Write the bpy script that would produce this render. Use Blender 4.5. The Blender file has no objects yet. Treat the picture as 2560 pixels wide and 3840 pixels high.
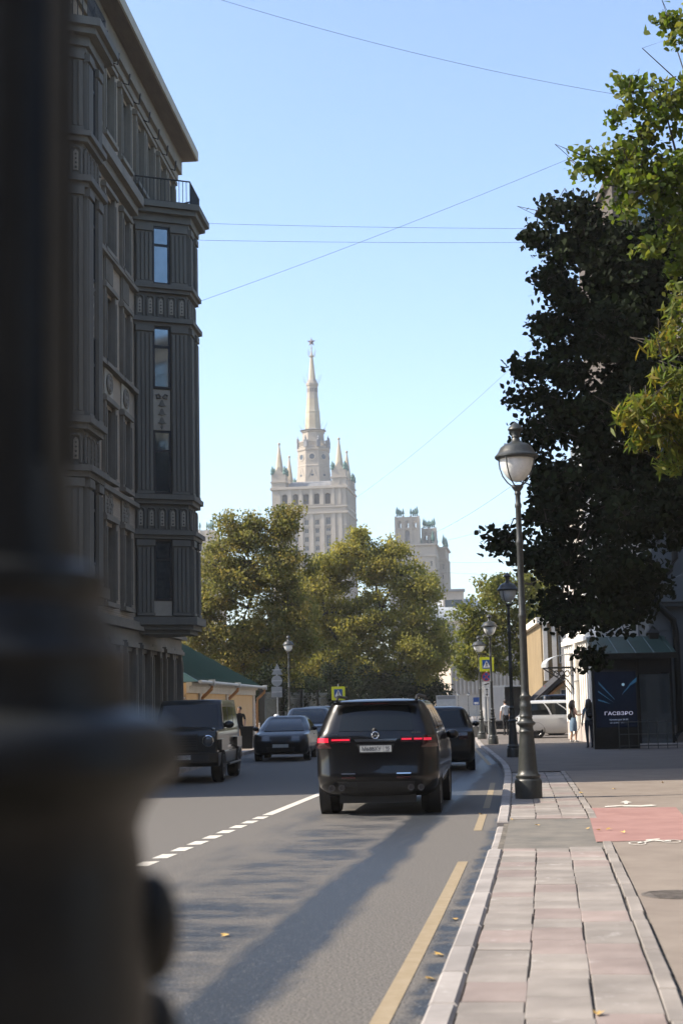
import bpy, math, random
import numpy as np
from mathutils import Vector, Matrix

random.seed(7); RNG = np.random.default_rng(7)
SC = bpy.context.scene
COL = SC.collection

# ------------------------------------------------------------------ camera, world, sun
F_PX, ROLL, PITCH, EYE = 5720.0, -0.022, math.radians(7.1785), 1.8     # photo pixels (2560 x 3840)
cam = bpy.data.cameras.new('camera')
cam.sensor_fit = 'VERTICAL'; cam.sensor_height = 36.0; cam.lens = F_PX / 3840 * 36.0
cam.clip_start = 0.05; cam.clip_end = 6000
cam.dof.use_dof = True; cam.dof.focus_distance = 32.0; cam.dof.aperture_fstop = 3.0
camo = bpy.data.objects.new('camera', cam); COL.objects.link(camo)
CAM_R = Matrix.Rotation(math.pi / 2 + PITCH, 4, 'X') @ Matrix.Rotation(ROLL, 4, 'Z')
camo.matrix_world = Matrix.Translation((0, 0, EYE)) @ CAM_R
SC.camera = camo

SUN_EL, SUN_DIR = math.radians(43), Vector((-1.0, -0.03, 0)).normalized()   # horizontal direction towards the sun
world = bpy.data.worlds.new('World'); SC.world = world; world.use_nodes = True
nt = world.node_tree; bg = nt.nodes['Background']
sky = nt.nodes.new('ShaderNodeTexSky'); sky.sky_type = 'NISHITA'; sky.sun_disc = False
sky.sun_elevation = SUN_EL
sky.sun_rotation = math.atan2(SUN_DIR.x, SUN_DIR.y)
sky.air_density = 1.0; sky.dust_density = 1.8; sky.ozone_density = 2.8; sky.altitude = 300
nt.links.new(sky.outputs[0], bg.inputs[0]); bg.inputs[1].default_value = 0.084
sun = bpy.data.lights.new('sun', 'SUN'); sun.energy = 2.5; sun.angle = math.radians(0.53); sun.color = (1.0, 0.89, 0.74)
suno = bpy.data.objects.new('sun', sun); COL.objects.link(suno)
to_sun = Vector((SUN_DIR.x * math.cos(SUN_EL), SUN_DIR.y * math.cos(SUN_EL), math.sin(SUN_EL)))
suno.rotation_euler = to_sun.to_track_quat('Z', 'Y').to_euler(); suno.location = (-30, -5, 60)
vs = SC.view_settings; vs.view_transform = 'Standard'; vs.look = 'None'; vs.exposure = 1.9; vs.gamma = 1.0; vs.use_curve_mapping = False
SC.cycles.max_bounces = 6; SC.cycles.transparent_max_bounces = 8

# ------------------------------------------------------------------ helpers
R3 = CAM_R.to_3x3()
def ray(px, py): return R3 @ Vector(((px - 1280) / F_PX, (1920 - py) / F_PX, -1.0))
def at(px, py, D):                                   # a pixel's direction followed to forward distance D
    d = ray(px, py); return Vector((0, 0, EYE)) + d * (D / d.y)
def gnd(px, py, z=0.0):                              # a pixel's direction followed to a level surface
    d = ray(px, py); return Vector((0, 0, EYE)) + d * ((z - EYE) / d.z)

def link(o, parent=None):
    COL.objects.link(o)
    if parent is not None: o.parent = parent
    return o
def tag(o, label=None, cat=None, group=None, kind=None):
    if label: o['label'] = label
    if cat: o['category'] = cat
    if group: o['group'] = group
    if kind: o['kind'] = kind
    return o
def thing(name, label, cat, loc=(0, 0, 0), rz=0.0, group=None):
    o = bpy.data.objects.new(name, None); o.empty_display_size = 0.2
    link(o); o.location = loc; o.rotation_euler = (0, 0, rz)
    return tag(o, label, cat, group)
def copy_tree(o, parent=None, **kw):
    c = o.copy(); COL.objects.link(c); c.parent = parent
    for ch in list(o.children): copy_tree(ch, c)
    for k, v in kw.items(): c[k] = v
    return c
def inst(name, mesh, parent=None, loc=(0, 0, 0), rot=(0, 0, 0), scale=(1, 1, 1)):
    o = bpy.data.objects.new(name, mesh); link(o, parent)
    o.location = loc; o.rotation_euler = rot; o.scale = scale
    return o

class MB:
    def __init__(s): s.v = []; s.f = []; s.m = []
    def add(s, verts, faces, mi=0, M=None):
        n = len(s.v)
        if M is not None: verts = [tuple(M @ Vector(p)) for p in verts]
        s.v += [tuple(p) for p in verts]; s.f += [tuple(i + n for i in f) for f in faces]; s.m += [mi] * len(faces)
        return s
    def box(s, x0, x1, y0, y1, z0, z1, mi=0, M=None):
        return s.add([(x0, y0, z0), (x1, y0, z0), (x1, y1, z0), (x0, y1, z0), (x0, y0, z1), (x1, y0, z1), (x1, y1, z1), (x0, y1, z1)],
                     [(3, 2, 1, 0), (4, 5, 6, 7), (0, 1, 5, 4), (1, 2, 6, 5), (2, 3, 7, 6), (3, 0, 4, 7)], mi, M)
    def prism(s, poly, z0, z1, mi=0, M=None, top=None):
        n = len(poly); top = top or poly
        v = [(x, y, z0) for x, y in poly] + [(x, y, z1) for x, y in top]
        f = [tuple(range(n - 1, -1, -1)), tuple(range(n, 2 * n))] + [(i, (i + 1) % n, n + (i + 1) % n, n + i) for i in range(n)]
        return s.add(v, f, mi, M)
    def slab_y(s, poly, y0, y1, mi=0, M=None):          # polygon in x,z thickened along y
        n = len(poly)
        v = [(x, y0, z) for x, z in poly] + [(x, y1, z) for x, z in poly]
        f = [tuple(range(n)), tuple(range(2 * n - 1, n - 1, -1))] + [(i, n + i, n + (i + 1) % n, (i + 1) % n) for i in range(n)]
        return s.add(v, f, mi, M)
    def lathe(s, prof, n=20, c=(0, 0, 0), mi=0, M=None, a0=0.0, caps=True):
        v = []; f = []
        for r, z in prof:
            for i in range(n):
                a = a0 + 2 * math.pi * i / n
                v.append((c[0] + r * math.cos(a), c[1] + r * math.sin(a), c[2] + z))
        for k in range(len(prof) - 1):
            for i in range(n):
                j = (i + 1) % n
                f.append((k * n + i, k * n + j, (k + 1) * n + j, (k + 1) * n + i))
        if caps:
            f.append(tuple(range(n - 1, -1, -1))); f.append(tuple((len(prof) - 1) * n + i for i in range(n)))
        return s.add(v, f, mi, M)
    def tube(s, pts, r, n=6, mi=0, M=None):
        pts = [Vector(p) for p in pts]; v = []; f = []
        rs = r if isinstance(r, (list, tuple)) else [r] * len(pts)
        for i, p in enumerate(pts):
            t = (pts[min(i + 1, len(pts) - 1)] - pts[max(i - 1, 0)]).normalized()
            a = t.cross(Vector((0, 0, 1)) if abs(t.z) < 0.9 else Vector((1, 0, 0))).normalized(); b = t.cross(a)
            for k in range(n):
                an = 2 * math.pi * k / n
                v.append(p + (a * math.cos(an) + b * math.sin(an)) * rs[i])
        for i in range(len(pts) - 1):
            for k in range(n):
                j = (k + 1) % n; f.append((i * n + k, i * n + j, (i + 1) * n + j, (i + 1) * n + k))
        f.append(tuple(range(n - 1, -1, -1))); f.append(tuple((len(pts) - 1) * n + k for k in range(n)))
        return s.add(v, f, mi, M)
    def ball(s, c, r, n=12, m=8, mi=0, sc=(1, 1, 1), M=None):
        prof = [(max(1e-4, math.sin(math.pi * k / m)), -math.cos(math.pi * k / m)) for k in range(m + 1)]
        T = Matrix.Translation(c) @ Matrix.Diagonal((r * sc[0], r * sc[1], r * sc[2], 1))
        if M is not None: T = M @ T
        return s.lathe(prof, n, mi=mi, M=T)
    def wall(s, x0, x1, z0, z1, ops, depth, y=0.0, mi=0, mr=None, M=None):   # outward is -y; openings get reveals
        xs = sorted({x0, x1} | {a for o in ops for a in o[:2]}); zs = sorted({z0, z1} | {a for o in ops for a in o[2:]})
        for i in range(len(xs) - 1):
            for k in range(len(zs) - 1):
                cx, cz = (xs[i] + xs[i + 1]) / 2, (zs[k] + zs[k + 1]) / 2
                if any(o[0] < cx < o[1] and o[2] < cz < o[3] for o in ops): continue
                s.add([(xs[i], y, zs[k]), (xs[i + 1], y, zs[k]), (xs[i + 1], y, zs[k + 1]), (xs[i], y, zs[k + 1])], [(0, 1, 2, 3)], mi, M)
        mr = mi if mr is None else mr
        for a, b, c, d in ops:
            for p, q in (((a, c), (b, c)), ((b, c), (b, d)), ((b, d), (a, d)), ((a, d), (a, c))):
                s.add([(p[0], y, p[1]), (q[0], y, q[1]), (q[0], y + depth, q[1]), (p[0], y + depth, p[1])], [(0, 1, 2, 3)], mr, M)
        return s
    def mesh(s, name, mats, smooth=None):
        me = bpy.data.meshes.new(name); me.from_pydata(s.v, [], s.f)
        mats = mats if isinstance(mats, (list, tuple)) else [mats]
        for m in mats: me.materials.append(m)
        if len(mats) > 1: me.polygons.foreach_set('material_index', s.m)
        if smooth:
            me.polygons.foreach_set('use_smooth', [True] * len(me.polygons)); me.set_sharp_from_angle(angle=math.radians(smooth))
        me.update(); return me
    def build(s, name, mats, parent=None, loc=(0, 0, 0), rz=0.0, smooth=None):
        o = bpy.data.objects.new(name, s.mesh(name, mats, smooth)); link(o, parent)
        o.location = loc; o.rotation_euler = (0, 0, rz); return o

# ------------------------------------------------------------------ materials
def pm(name, c1, c2=None, scale=3.0, rough=0.8, metal=0.0, bump=0.0, bscale=20.0, coat=0.0, detail=6.0, objrand=0.0, emit=None, es=0.0, spec=0.5, stretch=(1, 1, 1), lo=0.35, hi=0.65):
    m = bpy.data.materials.new(name); m.use_nodes = True; N = m.node_tree; b = N.nodes['Principled BSDF']
    b.inputs['Roughness'].default_value = rough; b.inputs['Metallic'].default_value = metal
    b.inputs['Specular IOR Level'].default_value = spec
    b.inputs['Coat Weight'].default_value = coat; b.inputs['Coat Roughness'].default_value = 0.03
    b.inputs['Base Color'].default_value = (*c1, 1)
    if emit: b.inputs['Emission Color'].default_value = (*emit, 1); b.inputs['Emission Strength'].default_value = es
    tc = N.nodes.new('ShaderNodeTexCoord'); mp = N.nodes.new('ShaderNodeMapping'); N.links.new(tc.outputs['Object'], mp.inputs[0]); mp.inputs['Scale'].default_value = stretch
    out = None
    if c2 is not None:
        no = N.nodes.new('ShaderNodeTexNoise'); no.inputs['Scale'].default_value = scale; no.inputs['Detail'].default_value = detail; no.inputs['Roughness'].default_value = 0.65
        N.links.new(mp.outputs[0], no.inputs[0])
        cr = N.nodes.new('ShaderNodeValToRGB'); cr.color_ramp.elements[0].position = lo; cr.color_ramp.elements[1].position = hi
        cr.color_ramp.elements[0].color = (*c1, 1); cr.color_ramp.elements[1].color = (*c2, 1)
        N.links.new(no.outputs[0], cr.inputs[0]); out = cr.outputs[0]
    if objrand > 0:
        oi = N.nodes.new('ShaderNodeObjectInfo'); mr = N.nodes.new('ShaderNodeMapRange'); mr.inputs[3].default_value = 1 - objrand; mr.inputs[4].default_value = 1 + objrand
        N.links.new(oi.outputs['Random'], mr.inputs[0]); hs = N.nodes.new('ShaderNodeHueSaturation')
        if out is not None: N.links.new(out, hs.inputs['Color'])
        else: hs.inputs['Color'].default_value = (*c1, 1)
        N.links.new(mr.outputs[0], hs.inputs['Value']); out = hs.outputs[0]
    if out is not None: N.links.new(out, b.inputs['Base Color'])
    if bump > 0:
        n2 = N.nodes.new('ShaderNodeTexNoise'); n2.inputs['Scale'].default_value = bscale; n2.inputs['Detail'].default_value = 5
        N.links.new(mp.outputs[0], n2.inputs[0]); bp = N.nodes.new('ShaderNodeBump'); bp.inputs['Strength'].default_value = bump; bp.inputs['Distance'].default_value = 0.02
        N.links.new(n2.outputs[0], bp.inputs['Height']); N.links.new(bp.outputs[0], b.inputs['Normal'])
    return m

def brick_mat(name, c1, c2, mortar, scale=1.0, bw=0.25, bh=0.075):
    m = pm(name, c1, rough=0.85); N = m.node_tree; b = N.nodes['Principled BSDF']
    tc = N.nodes.new('ShaderNodeTexCoord'); sx = N.nodes.new('ShaderNodeSeparateXYZ'); cb = N.nodes.new('ShaderNodeCombineXYZ')
    N.links.new(tc.outputs['Object'], sx.inputs[0]); N.links.new(sx.outputs[0], cb.inputs[0]); N.links.new(sx.outputs[2], cb.inputs[1])
    br = N.nodes.new('ShaderNodeTexBrick'); br.inputs['Color1'].default_value = (*c1, 1); br.inputs['Color2'].default_value = (*c2, 1); br.inputs['Mortar'].default_value = (*mortar, 1)
    br.inputs['Scale'].default_value = scale; br.inputs['Brick Width'].default_value = bw; br.inputs['Row Height'].default_value = bh; br.inputs['Mortar Size'].default_value = 0.008
    N.links.new(cb.outputs[0], br.inputs[0]); N.links.new(br.outputs[0], b.inputs['Base Color'])
    bp = N.nodes.new('ShaderNodeBump'); bp.inputs['Strength'].default_value = 0.5; bp.inputs['Distance'].default_value = 0.01; bp.invert = True
    N.links.new(br.outputs['Fac'], bp.inputs['Height']); N.links.new(bp.outputs[0], b.inputs['Normal'])
    return m

def leaf_mat(name, cols, trans=0.35, rough=0.55):
    m = bpy.data.materials.new(name); m.use_nodes = True; N = m.node_tree; N.nodes.clear()
    at_ = N.nodes.new('ShaderNodeAttribute'); at_.attribute_name = 'rnd'
    cr = N.nodes.new('ShaderNodeValToRGB'); e = cr.color_ramp.elements
    for i, c in enumerate(cols):
        p = i / (len(cols) - 1)
        el = e[i] if i < 2 and len(cols) == 2 else (e[0] if i == 0 else (e[-1] if i == len(cols) - 1 else e.new(p)))
        el.position = p; el.color = (*c, 1)
    N.links.new(at_.outputs['Fac'], cr.inputs[0])
    d = N.nodes.new('ShaderNodeBsdfPrincipled'); d.inputs['Roughness'].default_value = rough; d.inputs['Specular IOR Level'].default_value = 0.2
    t = N.nodes.new('ShaderNodeBsdfTranslucent'); hs = N.nodes.new('ShaderNodeHueSaturation'); hs.inputs['Value'].default_value = 1.7; hs.inputs['Saturation'].default_value = 1.1
    N.links.new(cr.outputs[0], d.inputs['Base Color']); N.links.new(cr.outputs[0], hs.inputs['Color']); N.links.new(hs.outputs[0], t.inputs[0])
    mx = N.nodes.new('ShaderNodeMixShader'); mx.inputs[0].default_value = trans
    N.links.new(d.outputs[0], mx.inputs[1]); N.links.new(t.outputs[0], mx.inputs[2])
    o = N.nodes.new('ShaderNodeOutputMaterial'); N.links.new(mx.outputs[0], o.inputs[0])
    return m

STREET = math.atan(0.136)                            # the street runs this far right of straight ahead
M = {}
def asphalt_road():
    m = pm('road_asphalt', (0.2, 0.19, 0.175), rough=0.75); N = m.node_tree; b = N.nodes['Principled BSDF']
    tc = N.nodes.new('ShaderNodeTexCoord'); mp = N.nodes.new('ShaderNodeMapping'); mp.vector_type = 'POINT'
    mp.inputs['Rotation'].default_value = (0, 0, STREET); N.links.new(tc.outputs['Object'], mp.inputs[0])
    def noise(sc, det=5, st=(1, 1, 1), ro=0.6):
        q = N.nodes.new('ShaderNodeMapping'); q.inputs['Scale'].default_value = st; N.links.new(mp.outputs[0], q.inputs[0])
        n = N.nodes.new('ShaderNodeTexNoise'); n.inputs['Scale'].default_value = sc; n.inputs['Detail'].default_value = det; n.inputs['Roughness'].default_value = ro
        N.links.new(q.outputs[0], n.inputs[0]); return n.outputs[0]
    def ma(op, a, b2=None, c=None, clamp=False):
        n = N.nodes.new('ShaderNodeMath'); n.operation = op; n.use_clamp = clamp
        for i, x in enumerate((a, b2, c)):
            if x is None: continue
            if isinstance(x, (int, float)): n.inputs[i].default_value = x
            else: N.links.new(x, n.inputs[i])
        return n.outputs[0]
    def band(t, w, soft):                            # 1 inside a strip of half width w round lateral position t
        wob = ma('MULTIPLY', ma('SUBTRACT', noise(0.9, 6, (1.2, 0.5, 1), 0.7), 0.5), 0.5)
        x = ma('ABSOLUTE', ma('SUBTRACT', ma('ADD', sx.outputs[0], wob), t))
        return ma('SUBTRACT', 1.0, ma('DIVIDE', ma('SUBTRACT', x, w), soft, clamp=True), clamp=True)
    sx = N.nodes.new('ShaderNodeSeparateXYZ'); N.links.new(mp.outputs[0], sx.inputs[0])
    b1 = band(-2.08, 0.2, 0.16)                     # the worn wheel track, dark and smooth
    worn = ma('MULTIPLY', band(-3.0, 0.4, 0.6), ma('MULTIPLY', ma('SUBTRACT', noise(0.9, 10, (.55, 1.1, 1), 0.82), 0.42), 6.0, clamp=True))
    b2 = ma('MULTIPLY', band(-4.0, 0.05, 0.35), ma('MULTIPLY', ma('SUBTRACT', noise(0.7, 7, (1, 0.3, 1)), 0.42), 6.0, clamp=True))
    b3 = ma('MULTIPLY', band(-0.84, 0.07, 0.1), ma('MULTIPLY', ma('SUBTRACT', noise(2.3, 9), 0.36), 6.0, clamp=True))
    fac = ma('MAXIMUM', ma('MAXIMUM', b1, worn), ma('MAXIMUM', ma('MULTIPLY', b2, 0.8), b3))
    patch = ma('MULTIPLY', ma('SUBTRACT', noise(4.5, 9, (.5, 1.6, 1), 0.8), 0.5), 5.0, clamp=True)
    fac = ma('MAXIMUM', fac, ma('MULTIPLY', patch, ma('ADD', 0.12, ma('MULTIPLY', band(-3.0, 0.6, 0.9), 0.6))))
    mx = N.nodes.new('ShaderNodeMix'); mx.data_type = 'RGBA'; mx.inputs[6].default_value = (0.108, 0.1, 0.09, 1); mx.inputs[7].default_value = (0.022, 0.027, 0.034, 1)
    N.links.new(fac, mx.inputs[0])
    grit = noise(55, 5, (1, .8, 1), .8); g2 = N.nodes.new('ShaderNodeMapRange'); g2.inputs[1].default_value = 0.36; g2.inputs[2].default_value = 0.64; g2.inputs[3].default_value = 0.1; g2.inputs[4].default_value = 1.95
    N.links.new(grit, g2.inputs[0])
    mm = N.nodes.new('ShaderNodeMix'); mm.data_type = 'RGBA'; mm.blend_type = 'MULTIPLY'; mm.inputs[0].default_value = 1.0
    N.links.new(mx.outputs[2], mm.inputs[6]); N.links.new(g2.outputs[0], mm.inputs[7])
    vo = N.nodes.new('ShaderNodeTexVoronoi'); vo.inputs['Scale'].default_value = 36; N.links.new(mp.outputs[0], vo.inputs[0])
    spk = ma('LESS_THAN', vo.outputs['Distance'], 0.13)                    # pale stones in the worn tracks, brightened to paint in sun glints
    mw = N.nodes.new('ShaderNodeMix'); mw.data_type = 'RGBA'; mw.inputs[7].default_value = (0.8, 0.8, 0.78, 1)
    N.links.new(ma('MULTIPLY', ma('MULTIPLY', spk, ma('ADD', fac, 0.1)), 0.42), mw.inputs[0]); N.links.new(mm.outputs[2], mw.inputs[6])
    N.links.new(mw.outputs[2], b.inputs['Base Color'])
    rr = N.nodes.new('ShaderNodeMapRange'); rr.inputs[3].default_value = 0.85; rr.inputs[4].default_value = 0.48; N.links.new(fac, rr.inputs[0]); N.links.new(rr.outputs[0], b.inputs['Roughness'])
    bp = N.nodes.new('ShaderNodeBump'); bp.inputs['Strength'].default_value = 0.6; bp.inputs['Distance'].default_value = 0.012
    N.links.new(grit, bp.inputs['Height']); N.links.new(bp.outputs[0], b.inputs['Normal'])
    return m
M['road'] = asphalt_road()
M['asphalt'] = pm('footway_asphalt', (0.170, 0.140, 0.116), (0.215, 0.182, 0.151), scale=1.6, rough=0.9, bump=0.25, bscale=120, detail=9)
M['driveway'] = pm('driveway_asphalt', (0.103, 0.099, 0.089), (0.168, 0.153, 0.132), scale=2.5, rough=0.9, bump=0.35, bscale=90, detail=9)
M['mortar'] = pm('joint_sand', (0.05, 0.045, 0.04), (0.17, 0.15, 0.12), scale=8, rough=0.95)
def slab_mat(name, a, b, bl=(0.4, 0.38, 0.36)):
    m = pm(name, a, b, scale=2.2, rough=0.8, bump=0.15, bscale=60, objrand=0.1, detail=8); N = m.node_tree; bs = N.nodes['Principled BSDF']
    src = bs.inputs['Base Color'].links[0].from_socket
    tc = N.nodes.new('ShaderNodeTexCoord'); oi = N.nodes.new('ShaderNodeObjectInfo'); ad = N.nodes.new('ShaderNodeVectorMath'); ad.operation = 'MULTIPLY_ADD'
    N.links.new(oi.outputs['Location'], ad.inputs[0]); ad.inputs[1].default_value = (1.7, 1.3, 1); N.links.new(tc.outputs['Object'], ad.inputs[2])
    n = N.nodes.new('ShaderNodeTexNoise'); n.inputs['Scale'].default_value = 3.4; n.inputs['Detail'].default_value = 9; n.inputs['Roughness'].default_value = 0.72; N.links.new(ad.outputs[0], n.inputs[0])
    cr = N.nodes.new('ShaderNodeValToRGB'); cr.color_ramp.elements[0].position = 0.6; cr.color_ramp.elements[1].position = 0.74; N.links.new(n.outputs[0], cr.inputs[0])
    mx = N.nodes.new('ShaderNodeMix'); mx.data_type = 'RGBA'; N.links.new(cr.outputs[0], mx.inputs[0]); N.links.new(src, mx.inputs[6]); mx.inputs[7].default_value = (*bl, 1)
    n3 = N.nodes.new('ShaderNodeTexNoise'); n3.inputs['Scale'].default_value = 1.1; n3.inputs['Detail'].default_value = 8; N.links.new(ad.outputs[0], n3.inputs[0])
    mr = N.nodes.new('ShaderNodeMapRange'); mr.inputs[1].default_value = 0.35; mr.inputs[2].default_value = 0.65; mr.inputs[3].default_value = 0.78; mr.inputs[4].default_value = 1.1; N.links.new(n3.outputs[0], mr.inputs[0])
    mu = N.nodes.new('ShaderNodeMix'); mu.data_type = 'RGBA'; mu.blend_type = 'MULTIPLY'; mu.inputs[0].default_value = 1; N.links.new(mx.outputs[2], mu.inputs[6]); N.links.new(mr.outputs[0], mu.inputs[7])
    N.links.new(mu.outputs[2], bs.inputs['Base Color']); return m
M['slab'] = slab_mat('granite_slab', (0.200, 0.178, 0.158), (0.264, 0.238, 0.214))
M['slab_pink'] = slab_mat('granite_slab_pink', (0.212, 0.170, 0.152), (0.268, 0.220, 0.200))
M['kerb'] = slab_mat('granite_kerb', (0.258, 0.237, 0.221), (0.320, 0.295, 0.277))
M['yellow_paint'] = pm('yellow_road_paint', (0.226, 0.176, 0.104), (0.270, 0.217, 0.142), scale=7, rough=0.8)
M['white_paint'] = pm('white_road_paint', (0.446, 0.418, 0.360), (0.576, 0.554, 0.504), scale=9, rough=0.75)
M['red_paint'] = pm('red_path_paint', (0.235, 0.125, 0.11), (0.3, 0.17, 0.15), scale=2.2, rough=0.9, detail=10, bump=0.2, bscale=100)
M['iron'] = pm('black_cast_iron', (0.008, 0.009, 0.009), (0.015, 0.016, 0.015), scale=12, rough=0.45, spec=0.35, bump=0.08, bscale=40)
M['iron_grey'] = pm('grey_painted_iron', (0.027, 0.030, 0.029), (0.042, 0.045, 0.042), scale=14, rough=0.4, bump=0.1, bscale=40)
M['lamp_glass'] = pm('frosted_lamp_glass', (0.62, 0.64, 0.62), (0.8, 0.8, 0.77), scale=6, rough=0.25)
M['stone_bay'] = pm('grey_green_stone', (0.131, 0.127, 0.110), (0.174, 0.169, 0.141), scale=1.1, lo=0.3, hi=0.75, rough=0.85, bump=0.12, bscale=14, stretch=(2.2, 2.2, 0.35))
M['stone_trim'] = pm('brownish_stone', (0.164, 0.149, 0.119), (0.226, 0.203, 0.164), scale=0.8, rough=0.85, bump=0.1, bscale=16)
M['stone_light'] = pm('pale_relief_stone', (0.333, 0.308, 0.248), (0.415, 0.383, 0.310), scale=2, rough=0.85)
M['facade_brick'] = brick_mat('facade_brick', (0.360, 0.293, 0.215), (0.414, 0.339, 0.251), (0.232, 0.195, 0.149))
M['soffit'] = pm('soffit_boards', (0.116, 0.099, 0.084), (0.151, 0.128, 0.105), scale=1.2, rough=0.9, stretch=(1, 8, 1))
M['frame_dark'] = pm('dark_window_frame', (0.018, 0.02, 0.022), rough=0.5)
M['glass'] = pm('window_glass', (0.16, 0.2, 0.22), (0.26, 0.31, 0.34), scale=0.5, rough=0.05, metal=0.8, spec=0.8)
M['metal_roof'] = pm('green_metal_roof', (0.008, 0.029, 0.019), (0.011, 0.039, 0.025), scale=1.1, rough=0.42)
M['copper'] = pm('verdigris', (0.028, 0.104, 0.092), (0.064, 0.160, 0.140), scale=3, rough=0.7)

# ------------------------------------------------------------------ street layout
O_K = Vector((-0.78, 0.0)); U = Vector((math.sin(STREET), math.cos(STREET))); NV = Vector((U.y, -U.x))
def ST(s, t, z=0.0): p = O_K + U * s + NV * t; return Vector((p.x, p.y, z))
KERB = [(-2.14, -10), (-0.78, 0), (0.35, 8.31), (1.0, 13.1), (1.6, 17.9), (2.1, 21.8), (2.67, 27.0), (3.29, 32.6), (3.75, 36.8), (4.07, 40.3), (4.3, 43.7), (4.53, 48.1), (4.85, 53.8), (5.27, 61.7), (5.7, 68), (6.3, 76), (9.0, 110), (13.0, 160), (25, 310)]
def resample(pts, step):
    pts = [Vector(p) for p in pts]; out = [pts[0].copy()]; need = step
    for a, b in zip(pts[:-1], pts[1:]):
        L = (b - a).length; d = 0.0
        while L - d >= need:
            d += need; out.append(a.lerp(b, d / L)); need = step
        need -= L - d
    return out
def smooth_line(pts, k=6):
    for _ in range(k): pts = [pts[0]] + [(pts[i - 1] + pts[i] * 2 + pts[i + 1]) / 4 for i in range(1, len(pts) - 1)] + [pts[-1]]
    return pts
KR = smooth_line(resample(KERB, 1.0), 14)
def normals(pl):
    out = []
    for i in range(len(pl)):
        t = (pl[min(i + 1, len(pl) - 1)] - pl[max(i - 1, 0)]).normalized(); out.append(Vector((t.y, -t.x)))
    return out
KN = normals(KR)
def off(d): return [p + n * d for p, n in zip(KR, KN)]
ROAD_W = 8.8
def kbend(y):                                        # how far the kerb has swung from its straight line here
    if y < 6: return 0.0
    for a, b in zip(KR[:-1], KR[1:]):
        if a.y <= y <= b.y: return a.x + (b.x - a.x) * (y - a.y) / (b.y - a.y) - (-0.78 + 0.136 * y)
    return 0.0
def strip(name, A, B, z, mat, z0=None):
    mb = MB(); n = len(A)
    v = [(p.x, p.y, z) for p in A] + [(p.x, p.y, z) for p in B]
    mb.add(v, [(i, n + i, n + i + 1, i + 1) for i in range(n - 1)])
    if z0 is not None:
        for L in (A, B):
            mb.add([(p.x, p.y, z) for p in L] + [(p.x, p.y, z0) for p in L], [(i, i + 1, n + i + 1, n + i) for i in range(n - 1)])
    return tag(mb.build(name, mat), kind='structure')
M['earth'] = pm('dry_earth', (0.12, 0.11, 0.085), (0.2, 0.18, 0.14), scale=0.2, rough=0.95)
tag(MB().add([(-3000, -200, -0.08), (3000, -200, -0.08), (3000, 4000, -0.08), (-3000, 4000, -0.08)], [(0, 1, 2, 3)]).build('ground', M['earth']), kind='structure')
strip('road', off(-ROAD_W), off(0.02), 0.0, M['road'])
pav = strip('pavement_right', off(0.1), [Vector((60 + p.x * 0, p.y)) for p in KR], 0.095, M['mortar'])
pavl = strip('pavement_left', [Vector((-60, p.y)) for p in KR], off(-ROAD_W - 0.14), 0.11, M['asphalt'])
# footway asphalt: right of the slab strip, and the whole width further on
def rows(d0, d1): return [i for i, p in enumerate(KR) if d0 <= p.y <= d1]
SW = 1.43
n36 = rows(-11, 38); f36 = rows(36.0, 400)
strip('footway', [off(SW)[i] for i in n36], [Vector((60, KR[i].y)) for i in n36], 0.117, M['asphalt'])
M['pave_far'] = pm('footway_paving', (0.099, 0.086, 0.075), (0.132, 0.114, 0.099), scale=1.0, rough=0.9, bump=0.2, bscale=60, detail=9)
strip('footway_beyond', [off(0.17)[i] for i in f36], [Vector((60, KR[i].y)) for i in f36], 0.1175, M['pave_far'])
dw = rows(16.9, 23.3)
strip('driveway', [off(0.17)[i] for i in dw], [off(SW + 0.02)[i] for i in dw], 0.111, M['driveway'])
# kerb stones
def bevel_box(lx, ly, lz, b=0.008):
    mb = MB(); X, Y = lx / 2, ly / 2
    v = [(-X, -Y, 0), (X, -Y, 0), (X, Y, 0), (-X, Y, 0), (-X, -Y, lz - b), (X, -Y, lz - b), (X, Y, lz - b), (-X, Y, lz - b),
         (-X + b, -Y + b, lz), (X - b, -Y + b, lz), (X - b, Y - b, lz), (-X + b, Y - b, lz)]
    f = [(0, 1, 5, 4), (1, 2, 6, 5), (2, 3, 7, 6), (3, 0, 4, 7), (4, 5, 9, 8), (5, 6, 10, 9), (6, 7, 11, 10), (7, 4, 8, 11), (8, 9, 10, 11)]
    return mb.add(v, f)
kst = bevel_box(0.165, 0.985, 0.30, 0.02).mesh('kerb_stone', M['kerb'])
for i in range(len(KR) - 1):
    a, b = KR[i], KR[i + 1]; c = (a + b) / 2
    if c.y > 75: break
    drop = 0.075 if 18.2 < c.y < 21.7 else (0.03 if c.y > 58 else 0)
    n = KN[i]; ang = math.atan2((b - a).y, (b - a).x) - math.pi / 2
    inst('kerb_stone', kst, pav, (c.x + n.x * 0.085, c.y + n.y * 0.085, -0.17 - drop + random.uniform(-.004, .004)), (random.uniform(-.004, .004), 0, ang + random.uniform(-.006, .006)))
fl = [i for i in range(len(KR)) if KR[i].y > 74]
strip('kerb_far', [KR[i] for i in fl], [off(0.17)[i] for i in fl], 0.13, M['kerb'], -0.02)
strip('kerb_left', off(-ROAD_W - 0.17), off(-ROAD_W), 0.12, M['kerb'], -0.02)
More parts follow.
